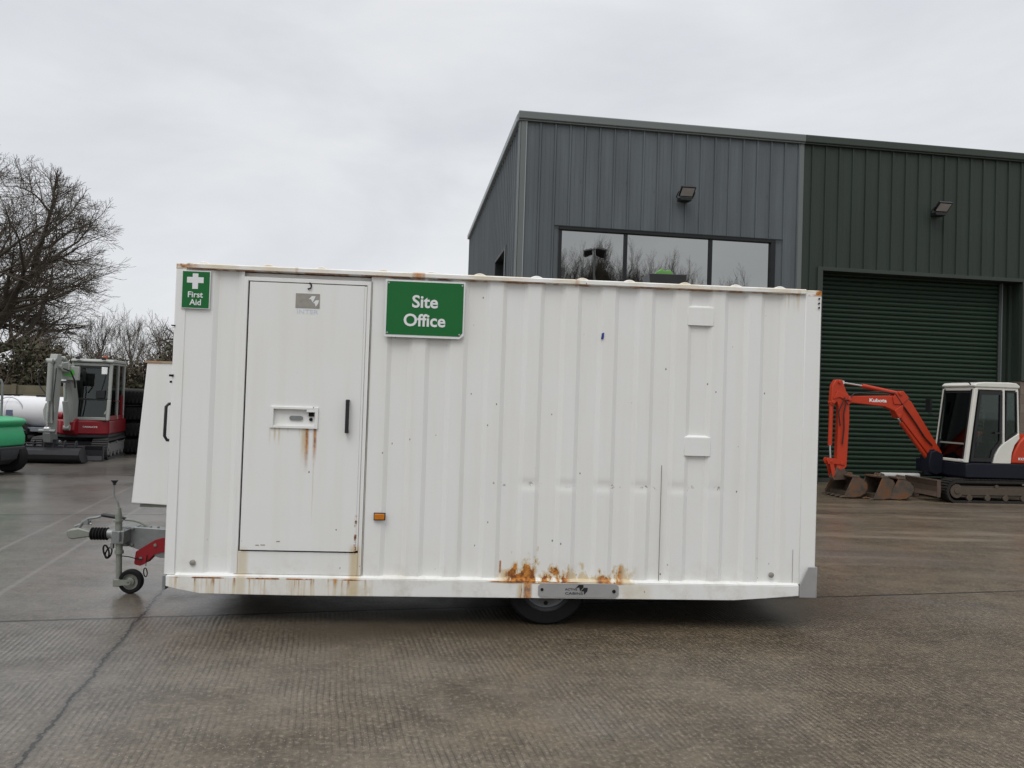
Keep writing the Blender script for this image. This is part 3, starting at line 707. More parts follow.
mb = MB(); mb.box(11.57, 11.59, RD-.02, RD+.05, 0, RZ); mb.box(11.625, 11.87, RD-.02, RD+.05, 0, RZ); mb.box(11.79, 11.868, RD-.10, RD-.03, 0, RZ); mb.each('guide_box', GREEN, rd)
mb = MB()
mb.box(RX0-.12, RX0, -.045, .06, 0, RZ+.08); mb.box(RX0, RX1, -.045, .06, RZ, RZ+.08); mb.box(RX1, RX1+.12, -.045, .06, 2.462, RZ+.08); 
mb.build('door_trim', TGREEN, bld, bevel=.004)
mb = MB(); mb.box(RX0-.03, RX0-.001, .061, RD+.06, 0, RZ); mb.box(RX1+.001, RX1+.03, .061, RD+.06, 2.46, RZ); mb.box(RX0-.03, RX1+.03, .061, RD+.06, RZ+.001, RZ+.03); mb.build('door_reveal', GREEN, bld)
BK = None
m, g, bs, tc = newmat('blockwork'); br = g.node('ShaderNodeTexBrick'); g.l.new(g.mapv(tc, (1,1,1), (PI/2,0,0)), br.inputs['Vector'])
br.inputs['Color1'].default_value = (.15,.115,.09,1); br.inputs['Color2'].default_value = (.19,.15,.12,1); br.inputs['Mortar'].default_value = (.11,.10,.09,1); br.inputs['Scale'].default_value = 1.; br.inputs['Brick Width'].default_value = .44; br.inputs['Row Height'].default_value = .215; br.inputs['Mortar Size'].default_value = .008
n = g.noise(tc, 20, 5); g.put(bs.inputs['Base Color'], g.mix(g.mul(n, .4), br.outputs[0], (.10,.085,.07))); bs.inputs['Roughness'].default_value = .9; BK = m
mb = MB(); mb.box(RX1, BR, -.02, .36, 0, 2.45); mb.build('block_wall', BK, bld, bevel=.003, label='brown blockwork base wall right of the roller door')
# bollard-free plinth gutter line
# floodlights
def floodlight(s, z, label):
    t = empty('wall_floodlight', (0,0,0), 0, label, 'floodlight', 'floodlights on the building front')
    ca_, sa_ = math.cos(.1402), math.sin(.1402)
    t.location = (.0402+s*ca_+.045*sa_, 16.470+s*sa_-.045*ca_, z); t.rotation_euler = (0, 0, .1402)
    # angled LED head: lens faces down and outward
    XM = Matrix.Translation((0, -.26, .02)) @ Matrix.Rotation(math.radians(50), 4, 'X')
    mb = MB(XM); mb.box(-.16, .16, -.02, .03, -.13, .13); hd = mb.build('lamp_head', M['black'], t, bevel=.008)
    mb = MB(XM); mb.box(-.135, .135, -.024, -.019, -.10, .10); mb.build('lens', simple('pale_lens', (.42,.40,.39), .25), hd)
    XM2 = XM
    mb = MB(XM); 
    for k in range(7): mb.box(-.14+k*.045, -.128+k*.045, .03, .06, -.11, .11)
    mb.build('cooling_fins', M['black'], hd)
    mb = MB(); mb.box(-.07, .07, -.02, .0, -.16, -.04); mb.tube([(-.18,-.24,.02),(-.185,-.10,-.07),(-.10,-.025,-.10),(.10,-.025,-.10),(.185,-.10,-.07),(.18,-.24,.02)], .012, 6)
    mb.box(-.13, .13, -.20, -.0, -.15, -.09)
    mb.build('bracket', M['black'], t, bevel=.004)
floodlight(3.58, 6.215, 'small black floodlight on the grey wall above the strip window')
floodlight(9.60, 6.285, 'small black floodlight on the green wall above the roller door')
#PART2
# ------------------------------------------------------------------ excavators
def xf_at(o, rz=0): return Matrix.Translation(o) @ Matrix.Rotation(rz, 4, 'Z')
ORANGE = simple('orange_paint', (.44,.036,.009), .45, var=.12, scale=5, dirt=(.18,.05,.03), dirt_amt=.30, dirt_scale=5)
OWHITE = simple('cream_cab_paint', (.62,.61,.55), .4, var=.08, scale=4, dirt=(.40,.37,.30), dirt_amt=.25)
NAVY = simple('navy_body_steel', (.006,.008,.015), .6, var=.2, spec=.25)
TRACKRUB = simple('muddy_track_rubber', (.016,.014,.012), .8, var=.3, scale=25, dirt=(.075,.055,.038), dirt_amt=.45, dirt_scale=9, bump=.004)
MUDSTEEL = simple('muddy_track_steel', (.075,.057,.042), .75, var=.25, scale=12, dirt=(.07,.05,.035), dirt_amt=.5, dirt_scale=8)
BUCKET = simple('scuffed_bucket_steel', (.090,.074,.060), .5, .3, var=.75, scale=5, dirt=(.17,.075,.030), dirt_amt=.62, dirt_scale=5, bump=.006)
BUCKIN = simple('brown_blade_steel', (.085,.058,.042), .7, var=.3, scale=8, dirt=(.14,.085,.055), dirt_amt=.5, dirt_scale=5)
CHROME = simple('ram_rod', (.62,.62,.62), .18, .9, var=.05)
HOSE = simple('hose', (.014,.014,.014), .5)
SEAT = simple('cab_interior', (.022,.022,.024), .7)
GL1 = glass('cab_glass', (.62,.72,.66), .62, .02); GL2 = glass('green_cab_glass', (.42,.66,.54), .28, .05)
def tracks(root, x0, x1, h, yo, yi, mat_t, mat_f):
    for sg in (1, -1):
        r = h/2; xa, xb = x0+r, x1-r; out = []
        nseg = 12
        for k in range(nseg+1):
            th = PI/2+PI*k/nseg; out.append((xa+r*math.cos(th), r+r*math.sin(th)))
        for k in range(nseg+1):
            th = -PI/2+PI*k/nseg; out.append((xb+r*math.cos(th), r+r*math.sin(th)))
        y0, y1 = sorted((sg*yo, sg*yi))
        # belt with lugs
        mb = MB(); n = len(out); ins = []
        cx0, cx1 = xa, xb
        for p in out:
            cx = min(max(p[0], xa), xb); dx, dz = p[0]-cx, p[1]-r; l = math.hypot(dx, dz) or 1
            ins.append((cx+dx/l*(r-.045), r+dz/l*(r-.045)))
        for i in range(n): mb.prism([out[i], out[(i+1) % n], ins[(i+1) % n], ins[i]], 'y', y0, y1)
        # lugs along the path
        per = []
        for i in range(n):
            a, b = out[i], out[(i+1) % n]; l = math.hypot(b[0]-a[0], b[1]-a[1]); m_ = max(1, round(l/.075))
            for q in range(m_): per.append((a[0]+(b[0]-a[0])*q/m_, a[1]+(b[1]-a[1])*q/m_))
        for p in per[::1]:
            cx = min(max(p[0], xa), xb); dx, dz = p[0]-cx, p[1]-r; l = math.hypot(dx, dz) or 1; nx, nz = dx/l, dz/l; tx, tz = -nz, nx
            w_ = .019; q = [(p[0]+tx*w_, p[1]+tz*w_), (p[0]-tx*w_, p[1]-tz*w_), (p[0]-tx*w_*.7+nx*.014, p[1]-tz*w_*.7+nz*.014), (p[0]+tx*w_*.7+nx*.014, p[1]+tz*w_*.7+nz*.014)]
            mb.prism([(a, b+.014) for a, b in q], 'y', y0+.004, y1-.004)
        tr = mb.build('track', mat_t, root, smooth=False)
        tr.location.z = 0.0
        mb = MB(); ys = sg*(yo-.035); yy = sorted((ys, sg*(yi+.03)))
        mb.box(xa-.02, xb+.02, yy[0], yy[1], .105, h-.10)
        for k, xx in enumerate((xa, xb)): mb.cyl((xx, sg*(yo-.055), r+.01), (xx, sg*(yo-.012), r+.01), r*.62, n=18); mb.cyl((xx, sg*(yo-.02), r+.01), (xx, sg*(yo+.004), r+.01), .05, n=10)
        nr = 4
        for k in range(nr): xx = xa+(xb-xa)*(k+.7)/(nr+.4); mb.cyl((xx, sg*(yo-.06), .10), (xx, sg*(yo-.008), .10), .058, n=12)
        mb.cyl(((xa+xb)/2, sg*(yo-.06), h-.11), ((xa+xb)/2, sg*(yo-.01), h-.11), .04, n=10)
        mb.box(xa+.12, xb-.12, sg*(yo-.02)-.008, sg*(yo-.02)+.008, .15, h-.135)
        mb.build('track_frame', mat_f, tr, bevel=.006)
def bucket_shape(root_name, w, mat, matin, sc=1.0):
    """profile in x (mouth towards +x), z; width along y"""
    R = [(.30,.02),(.10,.0),(-.03,.025),(-.13,.10),(-.175,.20),(-.16,.31),(-.10,.39),(.0,.43),(.12,.435)]
    R = [(a*sc, b*sc) for a, b in R]
    mb = MB(); mb.shell(R, 'y', -w/2, w/2, .018)
    return R, mb
def ram(root, p0, p1, p2, r0, r1, mat, y, name='ram'):
    """barrel p0-p1, rod p1-p2 in a plane of constant y"""
    mb = MB(root_xf[0]); P = lambda p: (p[0], y, p[1])
    mb.cyl(P(p0), P(p1), r0, n=14); mb.cyl((p0[0], y-r0*1.1, p0[1]), (p0[0], y+r0*1.1, p0[1]), r0*1.15, n=12)
    o = mb.build(name, mat, root, bevel=.003)
    mb = MB(root_xf[0]); mb.cyl(P(p1), P(p2), r1, n=10); mb.cyl((p2[0], y-r0, p2[1]), (p2[0], y+r0, p2[1]), r0*.9, n=10); mb.build('ram_rod', CHROME, o)
    return o
root_xf = [None]

# orange mini excavator in front of the roller door. local x = forward
EC = (9.044, 15.346, 0)
ex = empty('mini_excavator', EC, PI+.14, 'orange and cream mini excavator with muddy tracks parked before the green roller door', 'excavator')
tracks(ex, -1.0, 1.06, .42, .75, .45, TRACKRUB, MUDSTEEL)
mb = MB(); mb.box(-.75, .8, -.45, .45, .14, .36); mb.cyl((0,0,.34),(0,0,.47), .42, n=28); mb.build('undercarriage', MUDSTEEL, ex, bevel=.01)
# dozer blade
mb = MB(); mb.shell([(1.24,.11),(1.20,.20),(1.20,.30),(1.235,.40)], 'y', -.75, .75, .02); mb.box(1.20, 1.245, -.75, .75, .395, .42); mb.box(1.19, 1.26, .735, .752, .10, .42); mb.box(1.19, 1.26, -.752, -.735, .10, .42)
bl = mb.build('dozer_blade', BUCKIN, ex, bevel=.004)
mb = MB()
for s in (-.3, .3): mb.prism([(.55,.22),(1.19,.15),(1.19,.28),(.55,.33)], 'y', s-.05, s+.05)
mb.each('blade_arm', BUCKIN, bl, bevel=.006)
# upper body, navy
mb = MB(); body = [(.66,.47),(.66,.73),(.50,.745),(-1.00,.745),(-1.10,.68),(-1.10,.52),(-1.02,.46)]
mb.prism(body, 'y', -.72, .72); mb.build('body_base', NAVY, ex, bevel=.02, seg=3)
mb = MB(); mb.prism([(.66,.50),(.66,.86),(.80,.93),(.92,.90),(.96,.70),(.92,.50),(.80,.46)], 'y', -.20, .10); mb.cyl((.84,-.05,.44),(.84,-.05,.95),.09,n=16)
mb.build('swing_bracket', NAVY, ex, bevel=.015)
# rear engine cover, orange, cream wedge
mb = MB(); hood = [(-.28,.75),(-.33,.95),(-.43,1.14),(-.56,1.27),(-.70,1.31),(-.98,1.28),(-1.10,1.20),(-1.14,1.0),(-1.14,.78),(-1.12,.75)]
mb.prism(hood, 'y', -.70, .715); hd = mb.build('engine_cover', ORANGE, ex, bevel=.03, seg=3)
mb = MB(); mb.prism([(.30,.746),(.30,1.0),(-.30,1.0),(-.28,.746)], 'y', -.72, -.25); mb.prism([(.5,.746),(.5,1.05),(-.32,1.25),(-.32,.746)], 'y', -.70, -.27); mb.each('side_cover', ORANGE, ex, bevel=.02)
XO_ = Matrix.Rotation(PI, 4, 'Z')           # lettering on the left flank, which faces local +y
text('lettering', 'KX71-3', .52, .84, -.722, .21, .048, M['sign_white'], hd, bold=.03, xf=XO_)
mb = MB(); mb.box(-.60, -.545, .716, .7185, .98, 1.10); mb.build('decal', M['sign_white'], hd)
# cab: side profile
YL, YR = .70, -.18
def cabpost(mb, pts, w, y0, y1):
    pass
mb = MB()
def bar(mb, a, b, wx, y0, y1):
    mb.prism([(a[0]-wx/2,a[1]),(a[0]+wx/2,a[1]),(b[0]+wx/2,b[1]),(b[0]-wx/2,b[1])], 'y', y0, y1)
for y0, y1 in ((YL-.06, YL), (YR, YR+.06)):
    bar(mb, (.63,.75), (.46,2.14), .075, y0, y1)             # front corner posts
    bar(mb, (-.125,1.12), (-.105,2.13), .045, y0, y1)          # behind the door
    bar(mb, (-.425,1.28), (-.385,2.13), .05, y0, y1)
mb.box(-.41, .47, YL-.05, YL-.006, 2.12, 2.17); mb.box(-.41, .47, YR+.006, YR+.05, 2.12, 2.17)
mb.prism([(.66,.748),(.66,.80),(.61,.80),(.61,.748)], 'y', YR+.061, YL-.061)
mb.box(.445, .49, YR+.061, YL-.061, 2.10, 2.16); mb.box(-.41, -.37, YR+.061, YL-.061, 1.25, 2.15)
# sweeping cream panel between door and engine cover
q = [(.10,.748),(.06,.90),(-.02,1.04),(-.12,1.13),(-.26,1.22),(-.43,1.32),(-.44,1.22),(-.34,1.10),(-.285,.95),(-.265,.748)]
mb.prism(q, 'y', YL-.05, YL+.018); mb.prism(q, 'y', YR, YR+.05)
cb = mb.build('cab', OWHITE, ex, bevel=.010, seg=3)
mb = MB(); mb.prism([(.50,2.165),(.52,2.20),(.46,2.245),(.30,2.262),(-.20,2.272),(-.36,2.262),(-.44,2.21),(-.43,2.165)], 'y', YR-.01, YL+.012); rf = mb.build('cab_roof', OWHITE, cb, bevel=.03, seg=4)
mb = MB(); mb.box(-.05, .33, YR+.15, YL-.15, 2.268, 2.29); mb.tube([(.50,.60,2.20),(.53,.60,2.24),(.53,.56,2.255)], .012, 6); mb.build('roof_hatch', M['black'], rf, bevel=.008)
# windscreen with cross bar, door, glazing
mb = MB(); mb.prism([(.612,.80),(.618,.80),(.472,2.10),(.466,2.10)], 'y', YR+.07, YL-.07); mb.build('windscreen', GL1, cb, smooth=False)
mb = MB(); mb.prism([(.596,1.08),(.604,1.08),(.592,1.11),(.584,1.11)], 'y', YR+.062, YL-.062); mb.build('screen_bar', M['galv_pale'], cb)
mb = MB()
bar(mb, (.655,.80), (.495,2.13), .03, YL-.085, YL-.062); bar(mb, (.655,.80), (.495,2.13), .03, YR+.062, YR+.085); mb.prism([(.492,2.06),(.462,2.10),(.447,2.10),(.47,2.06)], 'y', YR+.086, YL-.086)
mb.build('screen_seal', M['black'], cb)
dr = [(.56,.775),(.40,2.10),(-.075,2.10),(-.075,1.15),(-.02,1.06),(.06,.96),(.115,.775)]
drin = [(.50,.84),(.355,2.03),(-.030,2.03),(-.030,1.17),(.02,1.10),(.11,.99),(.155,.84)]
mb = MB(); n = len(dr)
for i in range(n): mb.prism([dr[i], dr[(i+1) % n], drin[(i+1) % n], drin[i]], 'y', YL-.035, YL+.006)
dd = mb.build('cab_door', M['black'], cb, label='black-framed glazed cab door')
mb = MB(); mb.prism(drin, 'y', YL-.020, YL-.014); mb.build('door_glass', GL1, dd, smooth=False)
mb = MB(); mb.box(-.05, .08, YL+.008, YL+.024, 1.30, 1.33); mb.tube([(.44,YL+.02,1.00),(.45,YL+.03,1.02),(.42,YL+.03,1.30),(.41,YL+.02,1.32)], .008, 6); mb.build('door_handle', M['black'], dd)
q = [(-.155,2.10),(-.375,2.10),(-.405,1.33),(-.28,1.24),(-.155,1.15)]; qi = [(-.175,2.075),(-.358,2.075),(-.383,1.345),(-.28,1.27),(-.175,1.19)]
mb = MB()
for i in range(5): mb.prism([q[i], q[(i+1) % 5], qi[(i+1) % 5], qi[i]], 'y', YL-.035, YL+.003)
rq = mb.build('quarter_window', M['black'], cb)
mb = MB(); mb.prism(qi, 'y', YL-.022, YL-.016); mb.build('pane', GL1, rq, smooth=False)
mb = MB(); mb.box(-.30, .02, .06, .46, .95, 1.12); mb.prism([(-.32,1.05),(-.16,1.05),(-.24,1.70),(-.36,1.70)], 'y', .08, .44); mb.box(-.34, .0, .04, .48, .75, .95); mb.tube([(.30,.05,.75),(.34,.05,1.30)], .015, 6); mb.tube([(.30,.50,.75),(.32,.50,1.20)], .015, 6); mb.box(.02, .14, -.08, .02, .75, 1.22); mb.box(.02, .14, .52, .60, .75, 1.20); mb.box(.40,.5,.0,.5,.75,.90)
mb.cyl((.06,-.03,1.2),(.10,-.03,1.42),.02,n=8)
mb.build('seat', SEAT, cb, bevel=.03, seg=2)
mb = MB(); mb.box(.30, .60, YR+.07, YR+.10, .80, 1.15); mb.box(-.37,.55, YR+.07, YL-.07, .748, .76); mb.build('cab_floor', SEAT, cb)
mb = MB(); mb.tube([(.60,YR-.02,1.60),(.72,YR-.10,1.66),(.72,YR-.10,1.75)], .010, 6); mb.box(.70, .73, YR-.18, YR-.02, 1.68, 1.93); mb.build('mirror', M['black'], cb, bevel=.01)
mb = MB(); mb.box(.665, .685, YL-.17, YL-.05, .775, .81); mb.build('number_plate', M['sign_white'], cb)
# boom, rams, stick
BY = -.05; P = 1.1
def bp(s, z): return (P-s, z)
mb = MB()
boom = [bp(.50,.62), bp(.36,.60), bp(.30,.72), bp(-.53,1.66), bp(-.75,1.745), bp(-1.46,1.80), bp(-1.53,1.86), bp(-1.50,1.93), bp(-.62,1.965), bp(-.36,1.955), bp(-.20,1.86), bp(.47,.90)]
mb.prism(boom, 'y', BY-.065, BY+.065); bm_ = mb.build('boom', ORANGE, ex, bevel=.014, seg=3)
mb = MB()
for sy in (-.085, .068): mb.prism([bp(-.60,1.93), bp(-.52,2.055), bp(-.38,2.06), bp(-.26,1.93), bp(-.40,1.80), bp(-.58,1.80)], 'y', BY+sy, BY+sy+.017)
mb.prism([bp(-.56,1.68), bp(-.48,1.53), bp(-.40,1.55), bp(-.38,1.80)], 'y', BY-.09, BY+.09)
for s, z in ((-.45,2.01),(-.46,1.57),(-1.50,1.865),(.40,.74)): mb.cyl((P-s,BY-.11,z),(P-s,BY+.11,z),.035,n=12)
mb.each('boom_bracket', ORANGE, bm_, bevel=.006)
text('lettering', 'Kubota', -(P+.90), 1.862, -(BY+.066), .36, .070, M['sign_white'], bm_, bold=.03, xf=XO_ @ Matrix.Translation((0,0,0)))
mb = MB(); mb.cyl((P+.42,BY+.066,1.90),(P+.42,BY+.072,1.90),.016,n=12); mb.build('decal', M['sign_white'], bm_)
root_xf[0] = None
ram(ex, bp(-.45,2.01), bp(-1.20,2.135), bp(-1.62,2.185), .042, .018, ORANGE, BY, 'stick_ram')
for yy in (BY-.12, BY+.12): pass
ram(ex, bp(.30,.66), bp(-.37,1.455), bp(-.45,1.56), .045, .022, ORANGE, BY+.0, 'boom_ram')
mb = MB(); mb.tube([(P-.22,BY+.075,1.05),(P-.05,BY+.09,1.20),(P+.15,BY+.09,1.48),(P+.40,BY+.08,1.80),(P+.55,BY+.08,2.0),(P+.8,BY+.05,2.04),(P+1.4,BY+.07,1.98),(P+1.55,BY+.09,1.85)], .012, 6)
mb.tube([(P-.25,BY+.085,1.02),(P-.08,BY+.10,1.17),(P+.12,BY+.10,1.44),(P+.36,BY+.10,1.74)], .012, 6); mb.build('hydraulic_hose', HOSE, bm_)
mb = MB()
stk = [bp(-1.64,2.235), bp(-1.77,2.235), bp(-1.84,2.12), bp(-1.86,1.75), bp(-1.82,1.72), bp(-1.74,1.82), bp(-1.70,1.70), bp(-1.72,.56), bp(-1.66,.50), bp(-1.57,.50), bp(-1.51,.58), bp(-1.475,1.45), bp(-1.49,1.93), bp(-1.56,2.02)]
mb.prism(stk, 'y', BY-.055, BY+.055); stt = mb.build('stick', ORANGE, ex, bevel=.010, seg=2)
mb = MB()
for sy in (-.075, .058): mb.prism([bp(-1.45,1.80), bp(-1.52,1.95), bp(-1.74,2.02), bp(-1.83,1.86), bp(-1.70,1.90), bp(-1.58,1.85), bp(-1.52,1.76)], 'y', BY+sy, BY+sy+.017)
for s, z in ((-1.82,1.80),(-1.66,.54),(-1.70,2.19)): mb.cyl((P-s,BY-.085,z),(P-s,BY+.085,z),.032,n=12)
mb.each('stick_plate', ORANGE, stt, bevel=.004)
mb = MB(); mb.tube([(P+1.56,BY+.085,1.85),(P+1.62,BY+.09,1.6),(P+1.60,BY+.08,1.3),(P+1.63,BY+.08,1.0)], .012, 6); mb.tube([(P+1.60,BY+.09,1.9),(P+1.72,BY+.08,1.62),(P+1.68,BY+.08,1.35)], .011, 6); mb.build('hydraulic_hose', HOSE, stt)
ram(ex, bp(-1.825,1.79), bp(-1.835,.97), bp(-1.815,.68), .040, .017, ORANGE, BY, 'bucket_ram')
mb = MB()
for sy in (-.07, .055): mb.prism([bp(-1.93,.70), bp(-1.90,.62), bp(-1.72,.62), bp(-1.56,.60), bp(-1.56,.66), bp(-1.74,.72), bp(-1.90,.74)], 'y', BY+sy, BY+sy+.015); mb.prism([bp(-1.88,.68), bp(-1.80,.36), bp(-1.72,.36), bp(-1.80,.69)], 'y', BY+sy+.002, BY+sy+.013)
for s, z in ((-1.84,.67),(-1.62,.63),(-1.76,.39)): mb.cyl((P-s,BY-.08,z),(P-s,BY+.08,z),.026,n=10)
mb.build('bucket_link', ORANGE, ex, bevel=.003)
mb = MB(); mb.prism([bp(-1.80,.36), bp(-1.72,.56), bp(-1.58,.54), bp(-1.46,.40), bp(-1.50,.33), bp(-1.78,.31)], 'y', BY-.08, BY+.08); mb.build('quick_hitch', BUCKIN, ex, bevel=.008)
# bucket on the stick (lies on the ground, mouth forward)
def bucket_into(parent, X, w, sc, base_mat, name='bucket'):
    R = [(.34,.012),(.10,.006),(-.03,.03),(-.14,.10),(-.19,.20),(-.175,.30),(-.10,.385),(.0,.425),(.14,.43)]
    R = [(a*sc, b*sc) for a, b in R]
    mb = MB(X); mb.shell(R, 'y', -w/2, w/2, -.016)
    for y in (-w/2, w/2-.016):
        mb.prism(R, 'y', y, y+.016)
    mb.box(.0, .17*sc, -w/2, w/2, .425*sc, .455*sc)
    nt = max(2, int(w/.13))
    for k in range(nt):
        y = -w/2+.03+(w-.06)*k/(nt-1); mb.prism([(.30*sc,.004),(.42*sc,.010),(.31*sc,.045)], 'y', y-.02, y+.02)
    b_ = mb.build(name, base_mat, parent, bevel=.003)
    mi = MB(X); mi.prism([(a*.9+.02, b*.9+.012) for a, b in R[:8]], 'y', -w/2+.0165, -w/2+.0185); mi.box(-.05, .20*sc, -w/2+.02, w/2-.02, .013, .05+.05*sc); mi.build('soil', simple('caked_mud', (.060,.043,.028), .95, var=.4, scale=9, bump=.01), b_)
    mb = MB(X)
    for y in (-.075, .06): mb.prism([(-.06*sc,.40*sc),(-.03*sc,.49*sc),(.05*sc,.50*sc),(.10*sc,.44*sc)], 'y', y, y+.016)
    mb.cyl((.01,-.09,.465*sc),(.01,.09,.465*sc),.016,n=10)
    mb.build('bucket_ears' if parent is not None else 'ears', base_mat, b_, bevel=.003)
    return b_
bucket_into(ex, Matrix.Translation((P+1.43,BY,.012)), .72, .92, BUCKET)
# loose buckets on the ground
for s, t, w, sc, rz, lab in ((-.98, .50, .44, .98, .16, 'scuffed brown digging bucket on the ground next to the stick of the orange excavator'), (-.60, .42, .34, .93, -.14, 'narrow rusty digging bucket on the ground nearest the dozer blade')):
    X = 8.06+s*.990-t*.1395; Y = 14.45+s*.1395+t*.990
    r = empty('digging_bucket', (X, Y, 0), PI+.14+rz, lab, 'bucket', 'loose buckets before the orange excavator')
    bucket_into(r, None, w, sc, BUCKET, 'bucket_shell')
# pale pipe lying behind the buckets
mb = MB(); mb.tube([(-.40,0,0),(.40,0,0)], .055, 14)
o = mb.build('plastic_pipe', simple('pale_grey_pipe', (.42,.42,.40), .5), None); o.location = (7.70, 15.42, .40); o.rotation_euler = (0,0,.14); tag(o, 'pale grey pipe resting level on blocks behind the loose buckets', 'pipe')
for q, lb in ((-.3, 'left'), (.3, 'right')):
    mb = MB(); mb.box(-.06, .06, -.09, .09, 0, .345)
    o = mb.build('timber_block', BUCKIN, None, bevel=.008); o.location = (7.70+q*.99, 15.42+q*.14, 0); o.rotation_euler = (0,0,.14); tag(o, 'dark upright timber block under the %s end of the pale pipe' % lb, 'timber', 'timber blocks under the pipe')

# red and grey excavator on the left, facing the camera
RC = (-10.0, 18.25, 0); RZ_ = math.atan2(-.97, .25)
REDP = simple('dark_red_paint', (.22,.008,.014), .32, var=.12, scale=4, dirt=(.10,.03,.03), dirt_amt=.22)
LGREY = simple('light_grey_paint', (.30,.31,.285), .45, var=.1, scale=6, dirt=(.22,.20,.16), dirt_amt=.35, dirt_scale=7)
DARKST = simple('black_steel', (.022,.022,.025), .5, .2, var=.3, scale=9, dirt=(.07,.06,.05), dirt_amt=.25)
rx = empty('mini_excavator', RC, RZ_, 'dark red and pale grey excavator facing forward with its arm folded, beside the white tank', 'excavator')
tracks(rx, -1.05, 1.0, .46, .77, .45, simple('track_rubber', (.035,.034,.034), .7, var=.3, scale=25), simple('grey_track_frame', (.16,.16,.15), .6, var=.2))
mb = MB(); mb.box(-.8, .8, -.45, .45, .16, .40); mb.cyl((0,0,.38),(0,0,.56), .45, n=28); mb.build('undercarriage', DARKST, rx, bevel=.01)
mb = MB(); mb.shell([(1.34,.02),(1.30,.12),(1.30,.24),(1.34,.34)], 'y', -.78, .78, .022); bl = mb.build('dozer_blade', DARKST, rx, bevel=.004)
mb = MB()
for s in (-.32, .32): mb.prism([(.55,.24),(1.30,.12),(1.30,.26),(.55,.36)], 'y', s-.05, s+.05)
mb.box(1.28, 1.36, .76, .785, .02, .35); mb.box(1.28, 1.36, -.785, -.76, .02, .35); mb.each('blade_arm', DARKST, bl)
outl = [(.98,-.20),(.98,.10),(.90,.62),(.78,.76),(-.70,.78),(-1.05,.60),(-1.20,.25),(-1.20,-.25),(-1.05,-.55),(-.70,-.64),(.45,-.64),(.60,-.50),(.78,-.25)]
mb = MB(); mb.prism(outl, 'z', .56, .88); bb = mb.build('body', REDP, rx, bevel=.035, seg=3, label='dark red rounded body skirt')
mb = MB(); mb.prism([(a*.985, b*.97) for a, b in outl], 'z', .50, .559); mb.build('body_underside', DARKST, bb)
mb = MB(); mb.prism([(-.45,.76),(-.75,.72),(-1.10,.5),(-1.14,0),(-1.1,-.45),(-.75,-.58),(.30,-.58),(.42,-.30),(-.45,-.28)], 'z', .881, 1.02); mb.build('engine_cover', REDP, rx, bevel=.05, seg=3)
XR = Matrix.Rotation(PI/2, 4, 'Z')          # flat lettering facing local +x
text('lettering', 'TAKEUCHI', .40, .735, -.965, .30, .036, M['sign_white'], bb, bold=.01, xf=XR)
mb = MB()
CL, CR = .77, -.07
for y0, y1 in ((CL-.07, CL), (CR, CR+.06)):
    bar(mb, (.88,.882), (.80,1.35), .085, y0, y1); bar(mb, (.80,1.35), (.72,2.16), .07, y0, y1); bar(mb, (.10,.882), (.10,2.16), .06, y0, y1); bar(mb, (-.50,.882), (-.50,2.16), .07, y0, y1)
    mb.box(-.53, .75, y0+.005, y1-.005, 2.14, 2.19)
mb.box(.86, .92, CR+.061, CL-.071, .882, .95); mb.box(.70, .755, CR+.061, CL-.071, 2.10, 2.17)
mb.prism([(.70,.95),(.60,.95),(.70,1.12)], 'x', .855, .885)
cb = mb.build('cab', LGREY, rx, bevel=.012, seg=3, label='pale grey cab frame')
mb = MB(); mb.prism([(.80,2.185),(.80,2.225),(.70,2.26),(-.45,2.26),(-.55,2.22),(-.55,2.185)], 'y', CR-.015, CL+.015); rf = mb.build('cab_roof', LGREY, cb, bevel=.025, seg=3)
mb = MB(); mb.box(.80, .88, CL-.21, CL-.13, 2.24, 2.30); mb.box(.80, .88, CR+.10, CR+.18, 2.24, 2.30); mb.each('work_lamp', M['black'], rf, bevel=.008)
mb = MB(); mb.cyl((.1,.45,2.26),(.1,.45,2.36),.05,n=14); mb.build('beacon', simple('dull_orange_beacon', (.40,.08,.02), .3), rf, bevel=.01)
mb = MB(); mb.prism([(.895,.95),(.90,.95),(.815,1.36),(.742,2.10),(.737,2.10),(.81,1.36)], 'y', CR+.065, CL-.075); mb.build('windscreen', GL2, cb, smooth=False)
mb = MB(); mb.box(.80, .83, CR+.062, CL-.072, 1.33, 1.375); mb.box(.738, .765, CR+.062, CL-.072, 2.05, 2.10); mb.box(.73,.76,CR+.062,CR+.09,1.4,2.05)
mb.tube([(.83,CL-.25,1.38),(.79,CL-.16,1.75),(.775,CL-.13,1.95)], .010, 6); mb.box(.80, .86, CL-.30, CL-.12, 1.38, 1.56); mb.build('wiper', M['black'], cb, bevel=.004)
mb = MB(); mb.box(.775, .795, CL-.22, CL-.10, 1.92, 2.08); mb.build('work_light', simple('white_lamp', (.85,.85,.85), .3), cb, bevel=.008)
for a, b in ((.14,.68),(-.46,.06)):
    mb = MB(); mb.box(a, b, CL-.035, CL-.03, .98, 2.13); mb.box(a, b, CR+.03, CR+.035, .98, 2.13); mb.each('side_glass', GL2, cb, smooth=False)
mb = MB(); mb.box(-.50, .80, CL-.055, CL-.004, .8825, .98); mb.box(.10,.16,CL,CL+.03,1.3,1.33); mb.box(-.36, -.30, CL-.03, CL+.004, .98, 1.45); mb.build('door_panel', REDP, cb)
mb = MB(); mb.box(-.25, .15, .12, .55, 1.05, 1.22); mb.prism([(-.30,1.1),(-.14,1.1),(-.24,1.85),(-.36,1.85)], 'y', .14, .52); mb.box(-.3, .1, .1, .56, .883, 1.05); mb.box(.62, .76, .0, .69, .883, 1.32); mb.tube([(.5,.12,.9),(.5,.12,1.4)], .02, 6); mb.tube([(.5,.56,.9),(.5,.56,1.4)], .02, 6)
